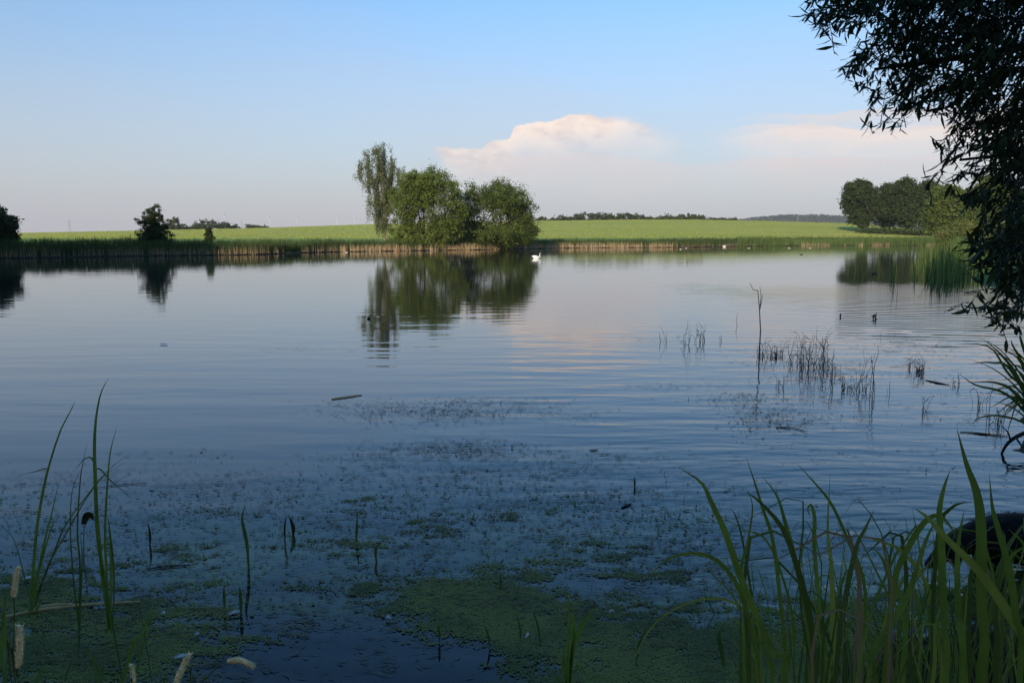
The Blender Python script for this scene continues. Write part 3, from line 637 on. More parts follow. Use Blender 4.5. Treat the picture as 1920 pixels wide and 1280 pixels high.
GX, GY = np.meshgrid(xs_, ys_, indexing='ij'); PX, PY = topx(GX, GY, 0.0)
nz = fbm(GX * 1.5, GY * 2.6, 5, 5) * .45 + fbm(GX * 6, GY * 13, 15, 5) * .55
rgw = np.random.default_rng(77)
dens = (nz - .5) * 2.5 + noise_dens(PX, PY) + rgw.normal(0, .17, GX.shape)
keep = (dens > 0) & (PX > -60) & (PX < 1980) & (PY < 1330)
gi, gj = np.nonzero(keep); cxx = xs_[gi] + rgw.normal(0, .0022, len(gi)); cyy = ys_[gj] + rgw.normal(0, .0022, len(gi))
N = len(gi); sz_ = cell * rgw.uniform(.6, 1.15, N); a0 = rgw.uniform(0, 6.28, N)
zz = .004 + rgw.uniform(0, .0035, N)
vs = []
for k in range(4):
    a = a0 + k * math.pi / 2; vs.append(np.stack([cxx + np.cos(a) * sz_, cyy + np.sin(a) * sz_, zz + (k % 2) * .0012], -1))
V_ = np.stack(vs, 1).reshape(-1, 3)
m, n = newmat('duckweed_material'); tcn = n.n('ShaderNodeTexCoord'); g = n.n('ShaderNodeNewGeometry')
bg_ = n.noise(tcn.outputs['Object'], 1.3, 4, .6); col = n.mix(n.ss(bg_, .38, .62), (.120, .135, .045, 1), (.215, .225, .060, 1))
col = n.mix(n.m('MULTIPLY', g.outputs['Random Per Island'], .28), col, (.09, .10, .03, 1))
p = n.n('ShaderNodeBsdfPrincipled', inp={'Base Color': col, 'Roughness': .7, 'Specular IOR Level': .1}); n.n('ShaderNodeOutputMaterial', inp={0: p.outputs[0]})
tag(link('duckweed', npmesh('duckweed', V_, np.arange(N * 4).reshape(N, 4), m)), 'green duckweed and algae mats floating on the near water', kind='stuff')
print('duckweed', N)
def strips(cells, seed, mt, name, label, L=(.025, .17), Wd=(.0012, .0042), flat=.9, z0=.006, dm=2.4):
    rg = np.random.default_rng(seed); V_ = []; F_ = []; nb = 0
    for (px, py, sx_, sy_, n_) in cells:
        nn_ = int(n_ * dm); cl = [onz(px + rg.normal() * sx_, py + rg.normal() * sy_) for _ in range(max(2, nn_ // 16))]
        for k in range(nn_):
            q = cl[rg.integers(len(cl))].copy(); q.x += rg.normal() * .055 * q.y ** .7; q.y += rg.normal() * .03 * q.y ** .7
            if rg.random() < .10: q = onz(px + rg.normal() * sx_, py + rg.normal() * sy_)
            if q.y > 40 or q.y < 3.2: continue
            l_ = rg.uniform(L[0], L[1]) * rg.uniform(.4, 1) * (1 + q.y * .02); w_ = rg.uniform(*Wd) * (1 + q.y * .07); a = rg.normal(.08, .38); b2 = a + rg.normal(0, .35)
            up = (rg.random() > .965) * rg.uniform(.01, .04); hz_ = z0 + rg.uniform(0, .004)
            p0 = np.array([q.x, q.y, hz_]); p1 = p0 + [math.cos(a) * l_ / 2, math.sin(a) * l_ / 2, .002]; p2 = p1 + [math.cos(b2) * l_ / 2, math.sin(b2) * l_ / 2, up]
            s_ = np.array([-math.sin(a), math.cos(a), 0]) * w_
            V_ += [p0, p1 - s_, p2, p1 + s_]; F_.append((nb, nb + 1, nb + 2, nb + 3)); nb += 4
    return tag(link(name, npmesh(name, V_, F_, M[mt])), label, kind='stuff')
strips([(760, 768, 70, 12, 170), (855, 775, 35, 10, 90), (640, 775, 50, 10, 40), (920, 765, 45, 8, 80), (1050, 770, 60, 10, 60), (820, 838, 60, 7, 110), (930, 850, 60, 8, 80), (750, 860, 60, 8, 80), (1100, 860, 90, 10, 60), (1000, 885, 120, 8, 120),
        (1380, 752, 30, 8, 60), (1440, 778, 25, 8, 60), (1480, 800, 22, 4, 50), (1250, 727, 25, 3, 25), (560, 652, 30, 3, 20), (1220, 636, 30, 2, 25), (1620, 700, 110, 25, 160), (1470, 660, 60, 14, 120), (1550, 690, 50, 14, 100), (1720, 640, 60, 14, 110), (1790, 655, 60, 8, 70),
        (500, 900, 220, 28, 130), (900, 910, 230, 22, 180), (200, 900, 160, 25, 110), (300, 1000, 230, 50, 210), (700, 990, 230, 50, 260), (1050, 985, 200, 45, 240), (1240, 1060, 110, 60, 180), (200, 1120, 180, 60, 300), (800, 1100, 250, 60, 280), (1100, 1200, 250, 60, 200), (330, 1230, 250, 50, 240), (1750, 860, 90, 40, 70), (1790, 740, 60, 50, 90), (1500, 900, 200, 60, 40)],
       201, 'debris', 'floating_debris', 'dark broken stems and leaf bits floating on the near water')
strips([(770, 765, 60, 10, 80), (860, 775, 40, 8, 60), (820, 840, 60, 6, 60), (1450, 785, 40, 12, 130), (1390, 750, 25, 6, 60), (900, 925, 240, 30, 200), (1050, 980, 160, 30, 240), (500, 960, 260, 40, 150), (200, 960, 160, 40, 130), (650, 1100, 150, 40, 90), (700, 1060, 250, 40, 120), (1280, 1000, 60, 40, 100)],
       202, 'algae_bit', 'weed_flakes', 'pale olive bits of pond weed floating on the near water', (.01, .07), (.003, .010))

# larger single floating pieces
def floater(name, label, cat, pts, wd, mt, th=.012, z=.008, n_=10, grp=None):
    P = [onz(a, b_, z) for a, b_ in pts]; o0 = P[0].copy(); mb = MB(); C_ = catmull([p - o0 for p in P], n_)
    mb.tube(C_, [wd * (.55 if name != 'reed_stalk' else .85) * (.35 + .65 * math.sin(math.pi * (.12 + .8 * i / (n_ - 1)))) for i in range(n_)], 8, .6)
    return tag(link(name, mb.mesh(name, M[mt]), None, o0), label, cat, grp)
floater('reed_stalk', 'short brown reed stalk floating alone in the open middle water', 'reed stalk', [(622, 748), (650, 744), (678, 740)], .022, 'straw')
floater('reed_stalk', 'long tan broken reed stalk lying on the green scum at lower left', 'reed stalk', [(6, 1156), (70, 1143), (150, 1134), (262, 1127)], .014, 'straw', z=.02)
floater('reed_stalk', 'short orange reed piece lying on the long tan stalk', 'reed stalk', [(74, 1137), (100, 1133), (136, 1131)], .010, 'straw', z=.035)
floater('leaf', 'dark curled leaf floating alone right of the middle', 'leaf', [(1165, 951), (1175, 947), (1184, 943)], .022, 'stem_dead')
floater('stick', 'dark stick floating among weed below the middle of the picture', 'stick', [(1690 / 1.9 + 215, 843), (1115, 843), (1122, 842)], .012, 'stem_dead')
floater('stick', 'dark submerged looking stick left of the dark open patch', 'stick', [(275, 1066), (315, 1061), (358, 1059)], .014, 'stem_dead')
floater('stick', 'thin brown stick crossing the reeds at left on the water', 'stick', [(180, 914), (230, 908), (275, 905)], .008, 'stem_dead')
floater('stick', 'long dark stick at the right edge below the sedge tussock', 'stick', [(1800, 809), (1840, 812), (1890, 818)], .018, 'stem_dead')
floater('stick', 'straight dark stick floating right of the small weed tufts', 'stick', [(1735, 712), (1757, 717), (1779, 721)], .022, 'stem_dead')
floater('stick', 'flat stick at the end of the olive weed drift on the right', 'stick', [(1455, 800), (1480, 801), (1512, 808)], .012, 'stem_dead')
# feathers
def feather(px, py, L, rz, lb):
    q = onz(px, py, .012); r = empty('feather', q, rz); tag(r, lb, 'feather')
    v = []; f = []
    for i in range(7):
        t = i / 6; w_ = L * .16 * math.sin(math.pi * min(1, t * .9 + .08)) ; v += [(L * t, -w_, .006 * math.sin(3 * t)), (L * t, 0, .010 + .012 * math.sin(2.5 * t)), (L * t, w_, .006 * math.sin(3 * t))]
    for i in range(6):
        for k in range(2): f.append((3 * i + k, 3 * i + 3 + k, 3 * i + 4 + k, 3 * i + 1 + k))
    link('vane', npmesh('vane', v, f, M['feather'], True), r)
    mb = MB(); mb.tube([(-L * .15, 0, .010), (L * .5, 0, .022), (L * .95, 0, .018)], [.0016, .0012, .0006], 5); link('quill', mb.mesh('quill', M['feather']), r)
for a in [(428, 1152, .07, .5, 'white feather floating beside the dark patch at lower left'), (326, 1234, .07, .35, 'white feather behind the tilted seed head at the bottom left'),
          (734, 1160, .04, 2.8, 'small curled white feather in the dark open patch'), (42, 1087, .06, .6, 'fluffy white feather right of the upper left seed head'),
          (985, 1196, .045, 1.1, 'white feather on the duckweed left of the small grass clump'), (302, 1153, .03, 1.0, 'tiny white feather just above and right of the reed stalk end'),
          (281, 914, .04, .1, 'white feather near the stick behind the left reeds'), (643, 893, .035, 2.9, 'tiny white feather in the middle of the floating weed'),
          (364, 1191, .03, .3, 'tiny white feather left of the white feather near the dark patch'), (314, 646, .25, 2.6, 'pale feather far out on the open water at left'),
          (118, 1006, .03, .7, 'tiny white feather between the left reed leaves'), (233, 976, .03, .1, 'tiny white feather right of the brown curled leaf'),
          (1142, 1148, .03, .2, 'tiny white feather on the green scum above the small grass clump')]: feather(*a)

# ------------------------------------------------------------------ blades
def blade_mesh(P, w_, mt, n_=14, fold=.22, peak=.35, twist=0.0, tip=.03, base=.55):
    C_ = catmull(P, n_); v = []; f = []
    for i, p_ in enumerate(C_):
        t = i / (n_ - 1); tan = (C_[min(i + 1, n_ - 1)] - C_[max(i - 1, 0)]).normalized()
        view = (p_ - Vector((0, 0, CH))).normalized(); s_ = tan.cross(view)
        s_ = s_.normalized() if s_.length > 1e-5 else Vector((1, 0, 0)); nn = s_.cross(tan).normalized()
        a = twist * (t - .3) + twist * .4; s2 = s_ * math.cos(a) + nn * math.sin(a); n2 = nn * math.cos(a) - s_ * math.sin(a)
        k = (base + (1 - base) * min(1, t / peak)) if t < peak else (1 - ((t - peak) / (1 - peak)) ** 1.7) * (1 - tip) + tip
        ww = w_ * .5 * k; v += [p_ - s2 * ww, p_ + n2 * ww * fold * 2, p_ + s2 * ww]
    for i in range(n_ - 1):
        for k in range(2): f.append((3 * i + k, 3 * i + 1 + k, 3 * i + 4 + k, 3 * i + 3 + k))
    return v, f
def blade_obj(P, w_, mt, root, name='blade', **k):
    loc = root.matrix_world.translation if False else Vector(root.location)
    v, f = blade_mesh(P, w_, mt, **k)
    v = [p - loc for p in v]; return link(name, npmesh(name, v, f, M[mt], True), root)
def zb(x, y): return float(ground(np.array(x), np.array(y)))
# right foreground grass: hero blades traced by their course, each at its own distance; coordinates of an enlarged crop -> photo
def Z(X_, Y_): return (1180 + X_ / 2.595, 800 + Y_ / 2.595)
heroes = [([(760, 1240), (700, 1100), (560, 780), (470, 520), (400, 370), (350, 270), (235, 195)], 44, 2.35, 2.3),
          ([(700, 1240), (600, 1000), (540, 800), (440, 660), (320, 615), (180, 645), (80, 755)], 32, 2.5, 2.3),
          ([(640, 1100), (600, 950), (500, 850), (380, 835), (250, 870), (120, 960), (40, 1090), (20, 1180)], 13, 2.7, 2.4),
          ([(640, 1240), (560, 900), (545, 690), (575, 560), (600, 390), (565, 290)], 20, 2.8, 2.6),
          ([(900, 1240), (880, 950), (850, 800), (760, 520), (640, 370), (565, 315)], 42, 2.45, 2.4),
          ([(760, 1240), (740, 900), (700, 560), (650, 400), (610, 270), (568, 145)], 26, 2.7, 2.6),
          ([(880, 1240), (860, 900), (800, 620), (760, 470), (720, 340), (648, 240)], 34, 2.6, 2.5),
          ([(1120, 1240), (1150, 800), (1050, 520), (980, 370), (900, 270), (810, 172)], 22, 2.8, 2.5),
          ([(1000, 1240), (990, 1000), (985, 700), (965, 500), (978, 225)], 34, 2.5, 2.6),
          ([(960, 1240), (930, 900), (900, 600), (902, 450), (885, 380), (868, 400), (880, 440)], 26, 2.9, 2.8),
          ([(1000, 1240), (1040, 900), (1100, 600), (1150, 490), (1192, 400)], 34, 2.4, 2.4),
          ([(1290, 1240), (1320, 950), (1240, 780), (1130, 560), (1055, 450)], 16, 2.9, 2.8),
          ([(1110, 1240), (1170, 1130), (1280, 950), (1370, 780), (1440, 560), (1500, 440)], 46, 2.5, 2.6),
          ([(1720, 1240), (1715, 900), (1712, 500), (1690, 320), (1640, 180), (1593, 5)], 62, 2.1, 2.1),
          ([(2080, 1330), (1960, 1090), (1840, 900), (1700, 700), (1560, 560), (1450, 440), (1385, 395)], 58, 1.95, 2.2),
          ([(1540, 1240), (1530, 960), (1520, 600), (1508, 420), (1530, 300), (1560, 212)], 44, 2.4, 2.4),
          ([(1470, 1240), (1480, 800), (1510, 480), (1560, 400), (1610, 372), (1665, 365)], 28, 2.6, 2.5),
          ([(1240, 1240), (1290, 760), (1350, 600), (1430, 470), (1500, 430), (1560, 480), (1590, 540)], 38, 2.6, 2.4),
          ([(1620, 1240), (1600, 900), (1598, 600), (1630, 400)], 42, 2.5, 2.5),
          ([(1900, 1240), (1880, 930), (1850, 700), (1790, 480), (1765, 380), (1752, 230)], 44, 2.0, 2.0),
          ([(1520, 1240), (1460, 800), (1330, 610), (1230, 560), (1140, 532)], 26, 2.7, 2.6),
          ([(1330, 1240), (1340, 900), (1270, 730), (1230, 640), (1170, 568)], 34, 2.8, 2.7),
          ([(1780, 1240), (1780, 900), (1820, 640), (1890, 510), (1960, 430)], 34, 2.1, 2.1),
          ([(1480, 1240), (1440, 800), (1400, 520), (1375, 395)], 14, 3.0, 2.9),
          ([(1960, 1240), (1960, 900), (1930, 600), (1850, 500)], 34, 1.9, 1.9),
          ([(1700, 1200), (1760, 900), (1850, 640), (1980, 560)], 36, 2.2, 2.1),
          ([(620, 1240), (600, 1100), (560, 1000), (520, 940), (470, 915)], 20, 3.0, 2.8),
          ([(600, 1060), (520, 850), (430, 740), (360, 680)], 14, 3.0, 2.9),
          ([(640, 1240), (620, 1000), (560, 600), (520, 440), (485, 390)], 16, 2.9, 2.7),
          ([(800, 1240), (790, 900), (680, 570), (560, 500), (455, 440)], 16, 2.9, 2.7)]
M['blade_mid'] = leafmat('mid_blades', (.08, .145, .024), (.22, .31, .05), .4, .38, .9, 3, .35)
M['blade_light'] = leafmat('light_blades', (.16, .22, .03), (.36, .42, .08), .42, .38, .9, 3, .35)
tus = [('bright grass tussock, leftmost in the right foreground, one blade arching to the water', 1440), ('upright grass tussock in the middle of the right foreground', 1560),
       ('sparser dark grass tussock between the upright tussock and the tallest blade', 1690), ('grass tussock with the tallest and widest blade at the right bottom', 1850)]
roots = []
for lb, px in tus:
    Yg = 2.6; x = (px - 960) / F * Yg * 1.05; r = empty('grass_tussock', (x, Yg, zb(x, Yg))); tag(r, lb, 'grass', 'foreground grass tussocks'); roots.append((r, px))
def nearest(px): return min(roots, key=lambda q: abs(q[1] - px))[0]
rd = random.Random(5)
for i, (pp, wz, d0, d1) in enumerate(heroes):
    n_ = len(pp); P = []
    for j, (a, b_) in enumerate(pp):
        X_, Y_ = Z(a, b_); P.append(at(X_, Y_, d0 + (d1 - d0) * j / (n_ - 1)))
    g0 = P[0].copy(); g0.y += .05; g0.x = P[0].x - (P[1].x - P[0].x) * .9; g0.z = zb(g0.x, g0.y) - .03; P = [g0] + P
    blade_obj(P, wz * .82 / 2.595 * (d0 + d1) / 2 / F, ['blade', 'blade_mid', 'blade_light', 'blade', 'blade_dark', 'blade_mid'][i % 6], nearest(Z(*pp[0])[0]), twist=rd.uniform(-.6, .6), n_=20, peak=.4, base=.7)
M['blade_light'] = leafmat('light_blades', (.16, .22, .03), (.36, .42, .08), .42, .38, .9, 3, .35)
M['blade_dead'] = leafmat('dead_blades', (.20, .15, .07), (.38, .30, .16), .3, .7, .8, 3)
for k in range(125):
    u = rd.random(); px = 1395 + 560 * u ** .85; Yg = rd.uniform(2.2, 3.9) if rd.random() < .6 else rd.uniform(3, 4.4)
    x = (px - 960) / F * Yg * 1.06; zg = zb(x, Yg)
    if zg < -.25: continue
    tall = rd.random() < .28
    ty = rd.uniform(980, 1070) if tall else rd.uniform(1070, 1250)
    tx = px + rd.gauss(0, 60); d1 = Yg + rd.uniform(-.25, .2)
    tipP = at(tx, ty, d1); rootP = Vector((x, Yg, max(zg, -.1) - .03))
    if tipP.z < rootP.z + .12: continue
    L = (tipP - rootP).length; mid_ = rootP.lerp(tipP, .5) + Vector((-(tipP.x - rootP.x) * .25, 0, L * .06)); P = [rootP, mid_, tipP]
    if rd.random() < .4: P.append(tipP + Vector((math.copysign(L * rd.uniform(.1, .25), tx - px), rd.uniform(-.05, .05), -L * rd.uniform(.02, .18))))
    blade_obj(P, rd.uniform(.006, .019), rd.choice(['blade', 'blade', 'blade_light', 'blade_dark', 'blade_dark', 'blade_dark', 'blade_dark', 'blade_dead']), nearest(px), twist=rd.uniform(-1.2, 1.2), n_=10, base=.6)
rg = np.random.default_rng(88); V_ = []; F_ = []; nb = 0
for k in range(3400):
    px = rg.uniform(1430, 2050); Yg = rg.uniform(2.3, 4.6); x = (px - 960) / F * Yg * 1.06; zg = zb(x, Yg)
    if zg < -.03: continue
    h_ = rg.uniform(.10, .42) * (1 if px > 1560 else .7); a = rg.uniform(0, 6.28); w_ = rg.uniform(.0015, .0045); ln_ = rg.uniform(.1, .8) * h_; ux, uy = math.cos(a) * ln_, math.sin(a) * ln_
    sx_, sy_ = w_, rg.normal() * w_ * .4
    for t in (0, .5, 1):
        kk = 1 - .85 * t; V_ += [(x + ux * t * t - sx_ * kk, Yg + uy * t * t - sy_ * kk, zg - .02 + h_ * (t - .25 * t * t * ln_ / h_)), (x + ux * t * t + sx_ * kk, Yg + uy * t * t + sy_ * kk, zg - .02 + h_ * (t - .25 * t * t * ln_ / h_))]
    F_ += [(nb, nb + 1, nb + 3, nb + 2), (nb + 2, nb + 3, nb + 5, nb + 4)]; nb += 6
M['tangle'] = leafmat('shade_grass', (.022, .030, .012), (.12, .10, .045), .15, .7, 1.0, 3)  # low grass in dark colours, added to put shade at the tussock bases
tag(link('base_shade_grass', npmesh('base_shade_grass', V_, F_, M['tangle'])), 'dark low grass and dead stems added to shade the foot of the tussocks', kind='stuff')
for k in range(85):                                 # fine tangled blades between the broad ones
    px = rd.uniform(1400, 1960); Yg = rd.uniform(2.5, 4.2); x = (px - 960) / F * Yg * 1.06; zg = zb(x, Yg)
    if zg < -.25: continue
    tx = px + rd.gauss(0, 95); tipP = at(tx, rd.uniform(930, 1120), Yg + rd.uniform(-.3, .3)); rootP = Vector((x, Yg, max(zg, -.1) - .03))
    if tipP.z < rootP.z + .15: continue
    L = (tipP - rootP).length; b1 = rootP.lerp(tipP, .35) + Vector((-(tipP.x - rootP.x) * .2, 0, L * .06)); b2 = rootP.lerp(tipP, .72) + Vector((rd.gauss(0, .03), 0, L * .07)); P = [rootP, b1, b2, tipP]
    if rd.random() < .45: P.append(tipP + Vector((math.copysign(L * rd.uniform(.08, .3), tx - px), 0, -L * rd.uniform(.05, .22))))
    blade_obj(P, rd.uniform(.003, .008), rd.choice(['blade', 'blade_mid', 'blade_light', 'blade_dark', 'blade_dead']), nearest(px), twist=rd.uniform(-1.5, 1.5), n_=12, base=.7)
# small clump in front, middle
q = onz(1066, 1286); r = empty('grass_clump', q); tag(r, 'small bright grass clump of a few blades standing alone in the duckweed at the bottom', 'grass')
for pp, w_ in [([(1062, 1286), (1065, 1220), (1067, 1160), (1064, 1092)], 7), ([(1068, 1286), (1072, 1220), (1076, 1170), (1073, 1128)], 7), ([(1066, 1286), (1076, 1212), (1091, 1173), (1115, 1137)], 11), ([(1062, 1286), (1058, 1240), (1058, 1200)], 5),
               ([(1072, 1286), (1080, 1255), (1088, 1247), (1096, 1260), (1103, 1275)], 4), ([(1060, 1286), (1055, 1255), (1054, 1225)], 4), ([(1096, 1282), (1112, 1270), (1125, 1268), (1142, 1279)], 4), ([(1058, 1286), (1045, 1272), (1032, 1250)], 4)]:
    blade_obj([at(a, b_, q.y - (1286 - b_) * .0004) for a, b_ in pp], w_ / F * q.y, 'blade', r, twist=.3, peak=.45)
# left reeds standing in the water
ql = onz(198, 1185); rl = empty('reed_plant', ql); tag(rl, 'tallest reed plant at left with a long thin leaf reaching highest', 'reed')
qm = onz(58, 1150); rm = empty('reed_plant', qm); tag(rm, 'leaning reed plant nearest the left edge with narrow crossing leaves', 'reed')
qn = onz(147, 1228); rn = empty('reed_plant', qn); tag(rn, 'thin reed plant between the tallest and the leaning reeds at left', 'reed')
qo = onz(225, 1278); ro = empty('reed_plant', qo); tag(ro, 'short broad leaved reed shoots at the bottom left behind the seed heads', 'reed')
LB = [(rl, ql, [(205, 1185), (197, 1100), (183, 1000), (179, 905), (177, 840), (180, 785), (189, 737), (204, 708)], 9),
      (rl, ql, [(206, 1180), (190, 1060), (182, 960), (177, 880)], 9), (rl, ql, [(204, 1180), (200, 1080), (197, 998), (201, 912), (207, 847), (220, 796)], 6),
      (rl, ql, [(206, 1180), (209, 1060), (206, 1000), (202, 967)], 7), (rl, ql, [(211, 1180), (214, 1080), (208, 1010), (203, 968)], 4),
      (rl, ql, [(183, 960), (177, 872), (162, 858), (137, 885)], 4), (rl, ql, [(182, 970), (180, 880), (212, 905), (251, 937)], 4),
      (rm, qm, [(45, 1225), (56, 1140), (60, 1100), (68, 1000), (80, 925), (90, 880), (112, 810), (134, 767), (140, 752)], 7),
      (rm, qm, [(56, 1145), (65, 1125), (82, 1085), (108, 1018), (125, 980), (180, 907), (210, 875), (250, 844)], 4),
      (rm, qm, [(58, 1145), (68, 1130), (90, 1060), (125, 998), (160, 937), (195, 892), (240, 864)], 4),
      (rm, qm, [(55, 1145), (65, 1100), (87, 1000), (100, 950), (110, 902)], 5), (rm, qm, [(60, 1145), (76, 1060), (98, 985), (104, 975)], 5),
      (rm, qm, [(85, 905), (89, 879), (65, 884), (40, 889)], 3), (rm, qm, [(60, 1140), (48, 1090), (25, 1010), (-10, 975)], 2.5), (rm, qm, [(48, 1225), (52, 1180), (70, 1140), (78, 1130)], 8),
      (rn, qn, [(147, 1228), (148, 1185), (150, 1060), (145, 998), (150, 905), (155, 870), (164, 827)], 4.5), (rn, qn, [(147, 1228), (147, 1160), (140, 1110), (132, 997), (137, 912), (162, 865)], 3.5),
      (rn, qn, [(148, 1215), (152, 1100), (154, 1040), (150, 1000)], 4),
      (ro, qo, [(225, 1290), (250, 1210), (270, 1180), (286, 1127)], 10), (ro, qo, [(190, 1300), (180, 1247), (160, 1215)], 9), (ro, qo, [(196, 1300), (192, 1260), (195, 1242)], 7),
      (ro, qo, [(250, 1300), (262, 1230), (282, 1165), (287, 1130)], 6), (ro, qo, [(232, 1290), (222, 1230), (206, 1140), (203, 1100)], 4), (ro, qo, [(280, 1170), (262, 1145), (232, 1120), (205, 1105)], 2.5),
      (ro, qo, [(60, 1290), (75, 1260), (92, 1240)], 8), (ro, qo, [(4, 1230), (8, 1160), (12, 1100)], 8), (ro, qo, [(-5, 1290), (3, 1200), (10, 1110)], 6), (ro, qo, [(120, 1290), (125, 1262), (134, 1240)], 4)]
for r, q, pp, w_ in LB:
    Yq = q.y; P = [at(a, b_, Yq - .05 + .08 * math.sin(i * 1.3)) for i, (a, b_) in enumerate(pp)]
    if r is ro: P[0].z = min(P[0].z, -.02)
    blade_obj(P, w_ / F * Yq * .78, 'blade_dark' if w_ < 5 else 'blade', r, twist=rd.uniform(-.4, .4), n_=18, peak=.3, base=.9)
# brown curled leaf on a thin stem by the left reeds
q = onz(157, 1058); r = empty('water_plant', q); tag(r, 'curled brown green leaf on a thin stem between the left reeds', 'plant')
mb = MB(); mb.tube([Vector((0, 0, -.02)), at(157, 1010, q.y) - q, at(158, 985, q.y) - q], [.004, .003, .003], 6); link('stem', mb.mesh('stem', M['blade_dark']), r)
v, f = blade_mesh([at(156, 984, q.y), at(162, 968, q.y), at(170, 966, q.y - .03), at(176, 975, q.y)], .055, 'blade_dark', fold=.5); v = [p - Vector(q) for p in v]; link('leaf', npmesh('leaf', v, f, M['stem_leaf'], True), r)

# seed heads, bottom left
def foxtail(head, stalk, d, w_, lb):
    H_ = [at(a, b_, d) for a, b_ in head]; S_ = [at(a, b_, d) for a, b_ in stalk]
    foot = S_[-1].copy(); foot.y += .1; foot.z = zb(foot.x, foot.y) - .02; r = empty('seed_head_grass', foot); tag(r, lb, 'grass', 'flowering grasses at the bottom left')
    C_ = catmull(H_, 16); mb = MB(); w_ = w_ / F * d / 2
    mb.tube([p - foot for p in C_], [w_ * (.35 + .65 * math.sin(math.pi * min(1, .12 + i / 15 * .84)) ** .5) * random.uniform(.9, 1.08) for i in range(16)], 10)
    for k in range(260):                            # tiny spikelets all round
        i = random.random() * 14.9; p_ = C_[int(i)].lerp(C_[int(i) + 1], i % 1); ax = (C_[min(int(i) + 1, 15)] - C_[int(i)]).normalized()
        o_ = ax.orthogonal().normalized(); o_ = Matrix.Rotation(random.uniform(0, 6.28), 3, ax) @ o_; a = p_ + o_ * w_ * .75; tp_ = a + o_ * w_ * .75 - ax * w_ * -.9
        s_ = ax.cross(o_) * w_ * .25; mb.add([a - s_ - foot, a + s_ - foot, tp_ - foot], [(0, 1, 2)])
    link('seed_head', mb.mesh('seed_head', M['seed'], False), r)
    mb = MB(); mb.tube([p - foot for p in catmull([H_[0]] + S_ + [foot], 16)], .0014, 6); link('stalk', mb.mesh('stalk', M['stalk']), r)
foxtail([(26, 1118), (29, 1090), (34, 1062)], [(27, 1150), (25, 1230), (23, 1290)], 1.75, 10, 'upright tan seed head at the far left, the higher of two')
foxtail([(33, 1250), (37, 1210), (36, 1172)], [(33, 1270), (32, 1300)], 1.7, 13, 'thick tan seed head just below the upper one at the far left')
foxtail([(250, 1300), (250, 1270), (247, 1245)], [(252, 1320), (254, 1350)], 1.7, 9, 'tan seed head cut by the bottom edge, upright')
foxtail([(325, 1292), (338, 1260), (355, 1225)], [(318, 1320), (312, 1350)], 1.7, 11, 'tan seed head tilted to the right at the bottom edge')
foxtail([(427, 1239), (450, 1237), (476, 1249)], [(415, 1243), (395, 1262), (372, 1290), (360, 1330)], 1.75, 11, 'curved cream seed head nodding to the right on a bent stalk')

# ------------------------------------------------------------------ dead stems and weeds standing in the lake
def clump(lb, cells, seed, name='weed_clump', grp=None, mt='stem_dead', leafy=.5, wst=.005):
    rr = random.Random(seed); q = onz(cells[0][0], cells[0][1]); r = empty(name, q); tag(r, lb, 'water plant', grp)
    for (px, py, sx_, n_, h0, h1) in cells:
        for k in range(n_):
            b_ = onz(px + rr.uniform(-1, 1) * sx_, py + rr.uniform(-1, 1) * sx_ * .25); hgt = rr.uniform(h0, h1) * pxm(b_.y); w0 = wst * .52 * rr.uniform(.6, 1.4) * (1 + b_.y * .03)
            hgt = (h0 + (h1 - h0) * rr.random() ** 1.9) * pxm(b_.y); lean = rr.gauss(0, .16); kx = 0; pts = []
            for t in (0, .2, .45, .7, .87, 1):
                kx += rr.gauss(0, .035) * hgt; pts.append(b_ + Vector((lean * hgt * t ** 1.4 + kx, rr.gauss(0, .02) * hgt, -.06 + (hgt + .06) * t)) - q)
            if rr.random() < .25: pts[-1] = Vector(pts[-2]) + Vector((rr.choice([-1, 1]) * .12 * hgt, 0, -.08 * hgt))
            mb = MB(); mb.tube(pts, [w0 * 1.1, w0, w0 * .85, w0 * .7, w0 * .5, w0 * .3], 5)
            if rr.random() < .3: i = rr.randint(1, 4); c0 = Vector(pts[i]); mb.tube([c0 - Vector((0, 0, w0 * 3)), c0, c0 + Vector((0, 0, w0 * 3))], [w0 * .8, w0 * 2.0, w0 * .6], 5)
            for e in range(int(leafy * 5 * rr.random() + .4)):
                i = rr.randint(0, 3); a = Vector(pts[i]).lerp(Vector(pts[i + 1]), rr.random()); L = rr.uniform(.06, .2) * (1 + b_.y * .015) * min(1.4, .4 + hgt); dx = rr.choice([-1, 1]) * L * rr.uniform(.3, .9)
                m_ = a + Vector((dx * .5, rr.uniform(-.02, .02), L * .5)); e_ = m_ + Vector((dx * .6, rr.uniform(-.02, .02), L * rr.uniform(-.6, .5)))
                if m_.z + q.z < .01: continue
                mb.tube([a, m_, e_], [w0 * .7, w0 * 1.9, w0 * .3], 4, .3)
            link('stem', mb.mesh('stem', M[mt]), r)
    return r
clump('three thin dead stems at the left end of the standing weeds', [(1245, 640, 8, 4, 14, 36)], 1, leafy=.2)
clump('pair of crooked dead stems with tiny twigs left of the weeds', [(1286, 648, 6, 5, 22, 55)], 2, leafy=.5)
clump('short row of thin beaded stems right of the crooked pair', [(1305, 640, 3, 2, 20, 48), (1316, 640, 6, 6, 14, 36)], 3, leafy=.5)
clump('single short dead stem with a knot between the left stems and the tall one', [(1351, 640, 3, 3, 8, 26)], 4, leafy=.4)
clump('lone straight dead stem standing free above the drift of weed', [(1381, 611, .5, 1, 26, 27)], 5, leafy=0)
clump('leafy dark weeds around the foot of the tall branched stem', [(1428, 668, 8, 9, 10, 40), (1452, 668, 16, 18, 8, 30)], 6, leafy=1.2)
clump('densest thicket of dead stems in the right middle water', [(1490, 680, 18, 18, 10, 55), (1520, 690, 18, 26, 20, 95), (1545, 690, 14, 16, 20, 85)], 7, leafy=.9)
